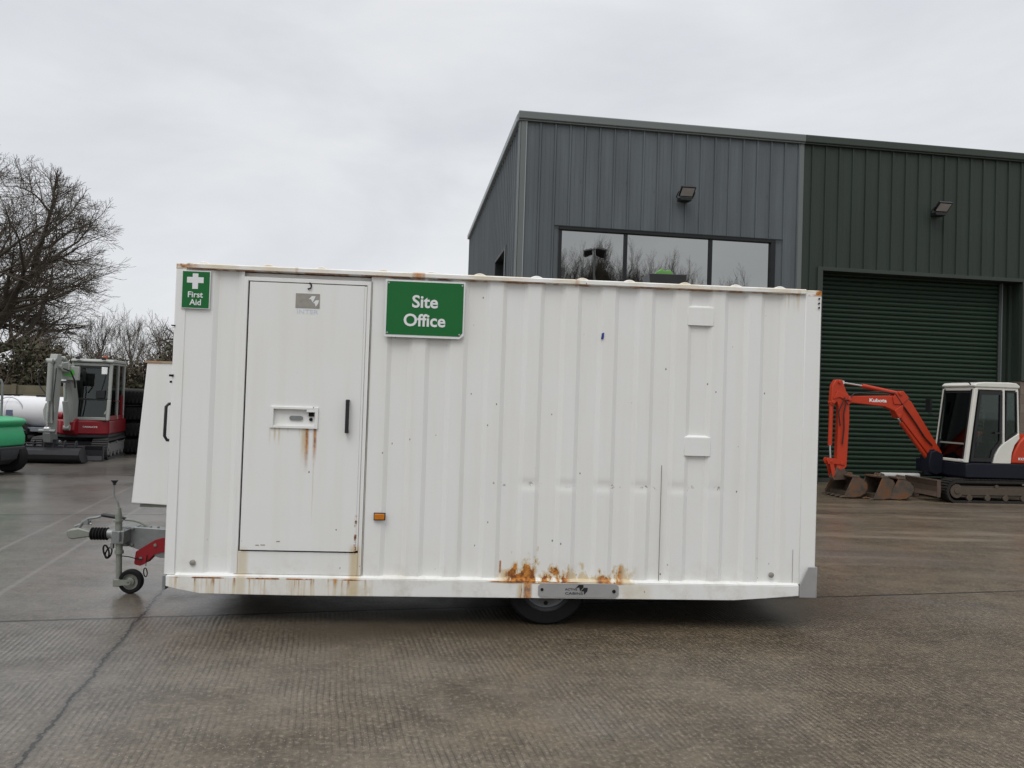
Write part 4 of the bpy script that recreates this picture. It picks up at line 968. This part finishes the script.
mb.box(-.47, -.45, CR+.06, CL-.07, .883, 1.35)
mb.build('seat', SEAT, cb, bevel=.03)
# boom group in its own vertical plane
XB = Matrix.Translation((1.0,.03,0)) @ Matrix.Rotation(-.20, 4, 'Z')
mb = MB(XB); mb.prism([(-.22,.55),(-.20,.86),(-.02,.92),(.10,.86),(.14,.66),(.02,.55)], 'y', -.13, .13); mb.build('swing_bracket', REDP, rx, bevel=.02)
mb = MB(XB); mb.prism([(-.10,.74),(-.13,1.30),(.02,1.78),(.20,2.08),(.36,2.16),(.66,2.12),(.74,2.03),(.66,1.95),(.38,1.92),(.26,1.78),(.13,1.30),(.10,.74)], 'y', -.085, .085)
bo = mb.build('boom', LGREY, rx, bevel=.015, seg=2)
mb = MB(XB); mb.prism([(.12,1.70),(.05,1.80),(.20,2.06),(.42,2.12),(.44,1.98),(.30,1.80)], 'y', -.12, .12); mb.build('boom_knee', LGREY, bo, bevel=.01)
mb = MB(XB); mb.box(.335, .37, .13, .19, 1.80, 2.02); mb.box(.30, .372, -.12, .30, 1.76, 2.06); fg = mb.build('boom_guard', LGREY, bo, bevel=.01)
mb = MB(XB @ Matrix.Identity(4)); mb.prism([(-.02,1.86),(.16,1.83),(.22,1.90),(.19,1.99),(.05,2.01),(-.03,1.96)], 'x', .374, .378); mb.build('decal', simple('leaf_green_decal', (.09,.36,.07), .4), fg)
root_xf[0] = XB
ram(rx, (.16,.72), (.30,1.30), (.34,1.74), .055, .028, LGREY, .0, 'boom_ram')
ram(rx, (.10,1.98), (.45,2.24), (.76,2.26), .045, .022, LGREY, .0, 'stick_ram')
mb = MB(XB); mb.prism([(.66,2.30),(.82,2.30),(.90,2.10),(.90,1.30),(.86,1.05),(.84,.55),(.72,.55),(.70,1.05),(.66,1.30),(.62,1.95)], 'y', -.075, .075)
st = mb.build('stick', LGREY, rx, bevel=.012, seg=2)
mb = MB(XB)
mb.prism([(-.08,1.26),(.08,1.26),(.125,1.12),(.115,1.02),(.07,.84),(-.07,.84),(-.115,1.02),(-.125,1.12)], 'x', .905, .925)
mb.cyl((.74,-.13,2.03),(.74,.13,2.03),.045,n=12); mb.cyl((.92,-.10,2.16),(.92,.10,2.16),.04,n=12); mb.each('stick_guard', LGREY, st, bevel=.004)
mb = MB(XB); mb.box(.902, .915, -.03, .03, 1.52, 1.82); mb.build('stick_slot', M['black'], st)
ram(rx, (.95,2.14), (.97,1.30), (.97,.72), .050, .025, LGREY, .0, 'bucket_ram')
mb = MB(XB)
pts = []
for k in range(13):
    th = PI*k/12; pts.append((.80+.0*th, -.10-.22*math.sin(th), 2.15-.75*k/12))
mb.tube(pts, .013, 6); mb.tube([(.90,.10,2.0),(.97,.12,1.7),(.98,.10,1.35),(.93,.09,.9)], .012, 6); mb.tube([(.3,.2,1.6),(.45,.26,1.75),(.6,.24,1.95),(.72,.15,2.0)], .016, 6); mb.build('hydraulic_hose', HOSE, st)
mb = MB(XB); mb.prism([(.68,.58),(.96,.68),(1.0,.64),(.96,.44),(.72,.38),(.66,.42)], 'y', -.075, .075); mb.cyl((.97,-.17,.68),(.97,.17,.68),.04,n=10); mb.cyl((.74,-.17,.44),(.74,.17,.44),.04,n=10); mb.build('quick_hitch', M['galv'], rx, bevel=.01)
# wide grading bucket, its curved back towards the camera
XK = XB @ Matrix.Translation((.86,.0,.0)) @ Matrix.Rotation(PI+.10, 4, 'Z')
R = [(.34,.012),(.12,.006),(-.04,.03),(-.15,.10),(-.19,.19),(-.16,.28),(-.06,.33),(.10,.34)]
mb = MB(XK); mb.shell(R, 'y', -.66, .66, -.016)
for y in (-.66, .644): mb.prism(R, 'y', y, y+.016)
mb.box(-.02, .14, -.66, .66, .335, .365)
bk = mb.build('grading_bucket', DARKST, rx, bevel=.004)
mb = MB(XK)
for y in (-.52,-.30,-.09,.09,.30,.50): mb.prism([(-.05,.33),(-.02,.46),(.05,.48),(.10,.365)], 'y', y-.012, y+.012)
mb.box(-.03, .03, -.54, .52, .40, .43); mb.box(-.02,.09,-.14,.14,.36,.50); mb.build('bucket_bracket', DARKST, bk, bevel=.003)
mb = MB(XK); mb.box(-.188, -.178, .50, .58, .20, .245); mb.build('bucket_label', M['sign_white'], bk)
# white tank on its cradle, behind the excavator's arm
tk = empty('fuel_bowser', (-12.6, 20.1, 0), -.06, 'white cylindrical bowser tank on a low trailer behind the red excavator', 'tank')
TW = simple('white_tank_paint', (.66,.66,.67), .35, var=.05, dirt=(.45,.42,.38), dirt_amt=.22, dirt_scale=2)
mb = MB(); mb.lathe([(0,-.02),(.20,-.005),(.34,.05),(.385,.14),(.39,.22),(.39,3.18),(.385,3.26),(.34,3.35),(.20,3.405),(0,3.42)], (-1.9,0,.95), (1,0,0), 40); tb = mb.build('tank_body', TW, tk, angle=60)
mb = MB(); 
for xx in (-1.2, -.2, .9): mb.lathe([(.392,0),(.397,0),(.397,.05),(.392,.05)], (xx,0,.95), (1,0,0), 40)
mb.each('tank_band', TW, tb)
mb = MB(); mb.tube([(-1.0+.36*math.cos(PI*k/14)+.95,-.375+.0*k,.98+.32*math.sin(PI*k/14)) for k in range(15)], .012, 6); mb.build('tank_seam', simple('grey_seam', (.4,.4,.42), .5), tb)
mb = MB(); mb.box(-.55, -.02, -.08, .08, 1.325, 1.375); mb.box(.45, .80, -.1, .1, 1.325, 1.37); mb.box(-1.55,-1.3,-.1,.1,1.32,1.42); mb.each('filler_hatch', M['chassis'], tb, bevel=.01)
mb = MB(); mb.box(-.12, .06, -.392, -.388, .84, .98); mb.box(-.76, -.58, -.392, -.386, .98, 1.08); mb.each('safety_label', simple('grey_blue_label', (.10,.12,.18), .5), tb)
mb = MB(); mb.box(-1.9, 1.6, -.45, .45, .46, .56); 
for xx in (-1.4, -.2, 1.0): mb.prism([(-.42,.561),(.42,.561),(.34,.66),(-.34,.66)], 'x', xx, xx+.08)
mb.build('cradle', simple('grey_blue_steel', (.15,.17,.19), .6, var=.3), tk, bevel=.006)
for xx in (-.7, .15):
    mb = MB(); mb.lathe([(.12,0),(.27,.0),(.30,.03),(.30,.17),(.27,.2),(.12,.2),(.12,0)], (xx,-.52,.30), (0,1,0), 28); mb.lathe([(.12,0),(.27,.0),(.30,.03),(.30,.17),(.27,.2),(.12,.2),(.12,0)], (xx,.32,.30), (0,1,0), 28); w_ = mb.build('wheel', M['rubber'], tk)
    mb = MB(); mb.cyl((xx,-.50,.30),(xx,.50,.30),.12,n=20); mb.build('hub', M['rimgrey'], w_)
mb = MB()
for xx in (-.28,): mb.prism([(xx-.85,.40),(xx-.85,.52),(xx-.65,.645),(xx+.65,.645),(xx+.85,.52),(xx+.85,.40),(xx+.80,.40),(xx+.80,.50),(xx+.62,.61),(xx-.62,.61),(xx-.80,.50),(xx-.80,.40)], 'y', -.54, -.30)
mb.build('mudguard', M['chassis'], tk)
# stack of tyres
for k in range(4):
    mb = MB(); w = .40; prof = [(.36,.0),(.50,.015),(.58,.05),(.61,.10),(.61,w-.10),(.58,w-.05),(.50,w-.015),(.36,w),(.33,w-.04),(.33,.04),(.36,.0)]
    mb.lathe(prof, (0,0,0), (0,0,1), 44)
    for q in range(44):
        th = 2*PI*q/44; c, s = math.cos(th), math.sin(th)
        X = Matrix.Translation((.612*c,.612*s,w/2)) @ Matrix.Rotation(th, 4, 'Z')
        for dz in (-.09, .09):
            mb._add([X @ Vector(v) for v in ((-.01,-.022,dz-.05),(.018,-.022,dz-.05),(.018,.022,dz-.05),(-.01,.022,dz-.05),(-.01,-.022,dz+.05),(.018,-.022,dz+.05),(.018,.022,dz+.05),(-.01,.022,dz+.05))], [(0,1,2,3),(4,5,6,7),(0,1,5,4),(1,2,6,5),(2,3,7,6),(3,0,4,7)])
    o = mb.build('tyre', M['rubber'], None, angle=50); o.location = (-9.62+(.0,.03,-.02,.02)[k], 19.75+(.0,.03,.02,-.02)[k], .402*k); o.rotation_euler = (0,0,k*.6)
    tag(o, ('large black tyre lying on the ground at the bottom of its stack', 'large black tyre second from the ground in the stack', 'large black tyre second from the top of the stack', 'large black tyre on top of the stack behind the red excavator')[k], 'tyre', 'large tyres stacked behind the red excavator')
# green ride-on machine at the left edge
gr = empty('ride_on_roller', (-10.14, 14.27, 0), -.06, 'bright green compact machine with black underside and roll bar cut by the left edge', 'roller')
MG = simple('mint_green_paint', (.045,.36,.16), .4, var=.08, scale=4)
DG = simple('dark_grey_casting', (.035,.036,.038), .6, var=.3, scale=8)
mb = MB(); prof = [(.30,.50),(1.04,.50),(1.06,.54),(1.06,.68),(1.00,.84),(.94,.90),(.30,.90)]
mb.prism(prof, 'y', -.42, .42); mb.prism([(-.4,.96),(-.35,.90),(.98,.86),(1.06,.92),(1.05,.985),(.90,1.02),(.3,1.055),(-.3,1.06)], 'y', -.44, .44)
hd = mb.build('hood', MG, gr, bevel=.035, seg=3)
mb = MB(); mb.prism([(.66,.80),(.92,.78),(.88,.70),(.74,.70)], 'y', -.425, -.415); mb.box(.60,.9,-.4,.4,.855,.90); mb.build('grille', M['black'], hd)
mb = MB(); mb.prism([(.28,.49),(1.05,.49),(1.08,.40),(1.04,.26),(.90,.16),(.60,.16),(.30,.35)], 'y', -.24, .24); mb.box(.40, 1.07, -.40, .40, .42, .495); mb.box(-.9, .3, -.30, .30, .35, .56); mb.build('chassis', DG, gr, bevel=.02)
mb = MB(); mb.lathe([(0,-.46),(.10,-.46),(.10,-.42),(.34,-.42),(.36,-.40),(.36,.40),(.34,.42),(.10,.42),(.10,.46),(0,.46)], (-1.0,0,.36), (0,1,0), 40); mb.build('drum', DG, gr)
for y0 in (-.47, .25):
    mb = MB(); mb.lathe([(.15,0),(.26,0),(.29,.03),(.29,.19),(.26,.22),(.15,.22),(.15,0)], (.82,y0,.29), (0,1,0), 36); wh = mb.build('wheel', M['rubber'], gr)
    mb = MB(); mb.lathe([(0,.03),(.08,.02),(.13,.05),(.155,.01),(.155,.21),(.13,.17),(0,.17)], (.82,y0,.29), (0,1,0), 28); mb.build('rim', DG, wh)
mb = MB(); mb.prism([(-1.5,.55),(-1.45,.95),(-.5,.98),(-.45,.55)], 'y', -.40, .40); mb.build('rear_cover', MG, gr, bevel=.04, seg=3)
mb = MB(); mb.box(-.30, .05, -.22, .22, 1.06, 1.16); mb.box(-.32, -.22, -.22, .22, 1.16, 1.45); mb.build('seat', M['black'], gr, bevel=.03)
mb = MB(); 
mb.tube([(.62,-.34,1.03),(.62,-.34,1.62),(.60,-.32,1.70),(.55,-.25,1.74),(.50,.25,1.74),(.60,.32,1.70),(.62,.34,1.62),(.62,.34,1.03)], .022, 8)
mb.build('roll_bar', M['galv'], gr)
mb = MB(); mb.tube([(.62,-.34,1.02),(.62,-.34,1.45)], .034, 8); mb.build('gas_strut', M['black'], gr)
mb = MB(); mb.prism([(.54,1.02),(.60,1.13),(.68,1.13),(.74,1.02)], 'y', -.40, -.28); mb.build('hinge_block', REDP, gr, bevel=.01)
# long sleeper wall beyond
mb = MB(); x = -60.; rg = random.Random(2)
while x < -11.5:
    for k in range(6): mb.box(x+.01, x+2.39, -.09+rg.uniform(-.01,.01), .09, k*.268, k*.268+.262)
    mb.box(x-.08, x+.08, -.16, -.095, 0, 1.64); x += 2.4
mb = mb.build('sleeper_wall', simple('weathered_timber', (.13,.115,.075), .85, var=.3, scale=1.5, dirt=(.06,.065,.035), dirt_amt=.5, dirt_scale=1.3), None); mb.location = (0, 26.5, 0); mb.rotation_euler = (0,0,0)
tag(mb, 'long low brown timber wall running behind the white tank', 'wall')

# ------------------------------------------------------------------ trees
BARK = simple('bark', (.060,.050,.038), .9, var=.35, scale=3, dirt=(.10,.11,.06), dirt_amt=.35, dirt_scale=2)
TWIG = simple('twig_bark', (.066,.052,.038), .9, var=.35, scale=1.2)
TWIGP = simple('pale_twig_bark', (.085,.068,.048), .9, var=.35, scale=.8)
def grow_tree(seed, trunk_h, trunk_r, spec, upright=.0, gnarl=.25, lean=(0,0,0), droop=0., minr=.0048, env=None):
    """returns (trunk MB, crown MB). spec: list of (count, length, spread in degrees, length falloff)"""
    rg = random.Random(seed); A = MB(); B = MB()
    def limb(p, d, L_, r, level):
        n = (9, 8, 7, 5, 4, 3, 3)[min(level, 6)]; pts = [p.copy()]; rs = [r]; dirs = []
        q = p.copy(); dd = d.copy()
        g_ = gnarl*(.45 if level == 0 else 1.)
        for i in range(n):
            dd = (dd+Vector((rg.gauss(0, g_), rg.gauss(0, g_), rg.gauss(0, g_)+(upright if level > 0 else .1)-(droop if level in (1, 2) and i > n*.5 else 0)))*.5).normalized()
            q = q+dd*(L_/n)
            if env and level > 0 and i > 1 and ((q.x/env[0])**2+(q.y/env[0])**2+((q.z-env[1])/env[2])**2) > rg.uniform(.88, 1.12): break
            pts.append(q.copy()); dirs.append(dd.copy()); f = (i+1)/n
            rs.append(max(r*(1-.62*f) if level == 0 else r*(1-.78*f), minr))
        n = len(dirs)
        sides = (10, 7, 5, 4, 3, 3, 3)[min(level, 6)]
        (A if level <= 1 else B).tube(pts, rs, sides, cap=False)
        if level >= len(spec): return
        cnt, ln, spr, fall = spec[level]
        for k in range(cnt):
            f = (.42 if level == 0 else .22)+(1-(.42 if level == 0 else .22))*(k+rg.random()*.7)/cnt; f = min(f, .98)
            idx = min(int(f*n), n-1); base = pts[idx].lerp(pts[idx+1], f*n-idx); ax = dirs[idx]
            az = (k*2.399963+rg.uniform(-.5, .5)) if level == 0 else rg.uniform(0, 2*PI)
            o = ax.orthogonal().normalized(); o.rotate(Matrix.Rotation(az, 3, ax)); a = math.radians(spr)*rg.uniform(.65, 1.2)
            nd = (ax*math.cos(a)+o*math.sin(a)).normalized()
            if level > 0 and nd.z < -.35: nd.z *= .3; nd.normalize()
            rr = (rs[idx]*(1-(f*n-idx))+rs[idx+1]*(f*n-idx))*rg.uniform(.50, .72)
            limb(base, nd, ln*(1-fall*f)*rg.uniform(.75, 1.2), max(rr, minr*1.2), level+1)
        # continuing leader twigs
        limb(pts[-1], dirs[-1], ln*.7, rs[-1]*.95, level+1)
    limb(Vector((0,0,-.1)), Vector((lean[0], lean[1], 1)).normalized(), trunk_h, trunk_r, 0)
    return A, B
def plant_tree(name, A, B, loc, label, cat='tree', group=None, sc=1., rz=0., tm=BARK, cm=TWIG):
    t = empty(name, loc, rz, label, cat, group); t.scale = (sc, sc, sc)
    A.build('trunk', tm, t, smooth=False); B.build('crown', cm, t, smooth=False); return t
def copy_tree(src, loc, label, sc, rz, sz=None):
    c = src.copy(); COL.objects.link(c); c.location = loc; c.rotation_euler = (0,0,rz); c.scale = (sc, sc, (sz or sc)*(.78 if loc[1] > 0 else 1)); c['label'] = label
    for ch in list(src.children):
        d = ch.copy(); COL.objects.link(d); d.parent = c
    return c
# big oak to the left, crown reaching into the picture
A, B = grow_tree(int(11), 5.6, .62, [(13, 9.6, 66, .12), (10, 4.4, 50, .25), (6, 2.1, 48, .3), (5, 1.05, 46, .3), (3, .5, 44, .3)], upright=.055, gnarl=.33, minr=.0070, env=(8.0, 7.2, 6.2))
oak = plant_tree('bare_oak_tree', A, B, (-28.3, 40, 0), 'huge bare spreading oak at the left with a dense rounded winter crown')
# shorter thorny one just behind the cabin's end
A, B = grow_tree(23, 3.0, .22, [(8, 2.1, 66, .2), (5, 1.0, 50, .3), (4, .5, 45, .3)], upright=.08, gnarl=.55)
plant_tree('bare_fruit_tree', A, B, (-10.7, 26.0, 0), 'gnarled dark bare tree half hidden behind the left end of the cabin', tm=BARK)
# thin grey-brown trees beyond the wall
A, B = grow_tree(5, 4.4, .12, [(11, 2.6, 34, .45), (5, 1.3, 34, .4), (4, .8, 32, .3), (3, .4, 35, .3)], upright=.20, gnarl=.22)
sap = plant_tree('bare_sapling', A, B, (-19.6, 41, 0), 'slender bare tree beyond the wall, just right of the oak crown', group='slender bare trees beyond the timber wall', cm=TWIGP, sc=.8)
spots = [(-17.6, 40.5, .95, 1., 'slender bare tree above the cab roof of the red excavator'), (-16.2, 42.5, 1.08, 2.3, 'slender bare tree above the tyre stack'), (-23.5, 43, 1.05, 3.6, 'slender bare tree showing through the right half of the oak'),
         (-26.5, 44, 1.0, 5.2, 'slender bare tree showing through the lower left of the oak crown'), (-14.6, 41, .9, 4.1, 'slender bare tree over the nose locker, nearest the cabin'), (-30.5, 43, 1.1, .4, 'slender bare tree at the very left edge under the oak')]
for x, y, s, rz, lb in spots: copy_tree(sap, (x, y, 0), lb, s, rz)
# hedge
rg = random.Random(8); mb = MB(); mf = MB()
for k in range(13000):
    x = rg.uniform(-42, -8); y = 31+rg.gauss(0, .75); h = 2.4+.35*math.sin(x*.9)+.30*math.sin(x*2.3+1)+.2*math.sin(x*5.1)
    if x > -20: h += .5
    z = rg.random()**.8*h
    p = Vector((x, y, z)); d = Vector((rg.gauss(0,.5), rg.gauss(0,.5), rg.uniform(.2,1.))).normalized()*rg.uniform(.3,.8)
    mb.tube([p, p+d*.5+Vector((rg.gauss(0,.05),0,rg.gauss(0,.05))), p+d], [.013,.010,.005], 3, cap=False)
for k in range(80000):
    x = rg.uniform(-42, -8); y = 31+rg.gauss(0, .6); h = 2.3+.35*math.sin(x*.9)+.30*math.sin(x*2.3+1)+.2*math.sin(x*5.1)+(.45 if x > -20 else 0)
    z = rg.random()**.75*h; s = rg.uniform(.05,.12)
    if rg.random() < .25 and z > h*.6: continue
    a = Vector((rg.gauss(0,1),rg.gauss(0,1),rg.gauss(0,1))).normalized(); b = a.orthogonal().normalized(); p = Vector((x,y,z))
    mf._add([p+a*s, p+b*s*.6, p-a*s, p-b*s*.6], [(0,1,2,3)])
hg = empty('hedgerow', (0,0,0), 0, 'dense brown winter hedge running behind the timber wall', 'hedge')
mb.build('branches', TWIGP, hg, smooth=False)
m, g, bs, tc = newmat('hedge_leaf'); n = g.noise(tc, 1.1, 4, .7); g.put(bs.inputs['Base Color'], g.mix(g.step(n, .35, .65), (.050,.036,.020), (.045,.050,.022))); bs.inputs['Roughness'].default_value = .9
mf.build('foliage', m, hg, smooth=False)
# trees and lighting mast behind the viewer, which the strip window mirrors
A, B = grow_tree(31, 8.5, .16, [(22, 4.6, 26, .55), (9, 1.8, 30, .35), (6, .9, 32, .3)], upright=.3, gnarl=.18)
pop = plant_tree('bare_poplar_tree', A, B, (13.5, -35, 0), 'upright bare tree mirrored at the left end of the strip window', group='upright bare trees mirrored in the strip window', cm=TWIG, sc=1.3)
k = 0; rg = random.Random(3)
for x in (16, 18.2, 20.6, 22.4, 24.9, 26.8, 29.4, 31.2, 33.5, 36.0, 38.5, 41.0, 44., 47.):
    k += 1; sc = 1.30 if x < 33 else 1.16
    copy_tree(pop, (x+rg.uniform(-.4,.4), -36-(x-14)*.12+rg.uniform(-1.5,1.5), 0), 'upright bare tree of the row mirrored in the strip window, %s' % ('in its left pane' if x < 21.5 else 'in its middle pane' if x < 33 else 'in its right pane'), sc*rg.uniform(.9,1.08), rg.uniform(0,6))
for x in (15, 17, 19.2, 21.5, 23.4, 25.6, 28., 30.3, 32.6, 35, 37.4, 39.7, 42.4, 45.5):
    copy_tree(pop, (x+rg.uniform(-.4,.4), -40-(x-14)*.12+rg.uniform(-1,1), 0), 'upright bare tree of the further row mirrored in the strip window, %s' % ('in its left pane' if x < 22 else 'in its middle pane' if x < 34 else 'in its right pane'), rg.uniform(1.25,1.45)*(1 if x < 34 else .92), rg.uniform(0,6))
ma = empty('floodlight_mast', (11.2, -7.0, 0), .4, 'lighting mast with two floodlights mirrored in the left window pane', 'light mast')
mb = MB(); mb.tube([(0,0,0),(0,0,10.0)], [.11,.06], 12); mb.build('pole', M['galv'], ma)
for sx in (-.38, .38):
    mb = MB(Matrix.Translation((sx,.05,9.75)) @ Matrix.Rotation(math.radians(-35), 4, 'X') @ Matrix.Rotation(.5*(1 if sx > 0 else -1), 4, 'Z')); mb.box(-.25,.25,-.10,.10,-.20,.20); mb.build('lamp_head', M['black'], ma, bevel=.02)
mb = MB(); mb.box(-.5,.5,-.04,.04,9.90,9.97); mb.build('cross_arm', M['galv'], ma)

# ------------------------------------------------------------------ light, sky, camera
SUN_EL, SUN_AZ = math.radians(58), math.radians(200)     # azimuth clockwise from +Y: behind the viewer
w = bpy.data.worlds.new('World'); S.world = w; w.use_nodes = True; nt = w.node_tree; g = G(nt)
bg = nt.nodes['Background']; sky = g.node('ShaderNodeTexSky', sky_type='NISHITA'); sky.sun_disc = False; sky.sun_elevation = SUN_EL; sky.sun_rotation = SUN_AZ
tcw = g.node('ShaderNodeTexCoord').outputs['Generated']; x, y, z = g.xyz(tcw)
zc = g.m('MAXIMUM', z, 0.)
lum = g.add(g.mul(g.step(zc, .42, 1.), 7.2), 7.75)                   # overcast: brighter towards the zenith
cl = g.noise(g.mapv(tcw, (1.2, 1.2, 3.2), (.15, .1, .3)), 1.7, 5, .55, dist=.5)
cl2 = g.noise(g.mapv(tcw, (1, 1, 4), (.1, .25, 0)), 3.6, 6, .62, dist=.4)
lum = g.mul(lum, g.add(.80, g.add(g.mul(g.step(cl, .28, .72), .14), g.mul(cl2, .12))))
ccol = g.mix(g.step(cl, .3, .7), (.945,.975,1.03), (.985,1.,1.02))
vm = g.node('ShaderNodeVectorMath', operation='SCALE'); g.l.new(ccol, vm.inputs[0]); g.l.new(lum, vm.inputs['Scale'])
g.l.new(g.mix(.96, sky.outputs[0], vm.outputs[0]), bg.inputs['Color']); bg.inputs['Strength'].default_value = .105
sl = bpy.data.lights.new('sun', 'SUN'); sl.energy = 1.2; sl.angle = math.radians(35); sl.color = (1., .975, .94)
so_ = bpy.data.objects.new('sun', sl); COL.objects.link(so_)
sd = Vector((math.sin(SUN_AZ)*math.cos(SUN_EL), math.cos(SUN_AZ)*math.cos(SUN_EL), math.sin(SUN_EL))); so_.rotation_euler = sd.to_track_quat('Z', 'Y').to_euler(); so_.location = (0,-5,20)
p_, r_ = .0199, .0324
f = Vector((0, math.cos(p_), math.sin(p_))); u = Vector((0, -math.sin(p_), math.cos(p_))); x_ = Vector((1,0,0))
X = x_*math.cos(r_)+u*math.sin(r_); U = -x_*math.sin(r_)+u*math.cos(r_)
cd = bpy.data.cameras.new('camera'); cam = bpy.data.objects.new('camera', cd); COL.objects.link(cam)
R3 = Matrix((X, U, -f)).transposed(); cam.matrix_world = Matrix.Translation((0,0,1.65)) @ R3.to_4x4()
cd.sensor_width = 36; cd.lens = 780.63/1024*36; cd.clip_start = .05; cd.clip_end = 1000
S.camera = cam
S.view_settings.view_transform = 'Standard'; S.view_settings.look = 'None'; S.view_settings.exposure = 0.05; S.view_settings.gamma = 1; S.view_settings.use_curve_mapping = False
S.cycles.max_bounces = 6; S.cycles.transparent_max_bounces = 12; S.cycles.use_denoising = True
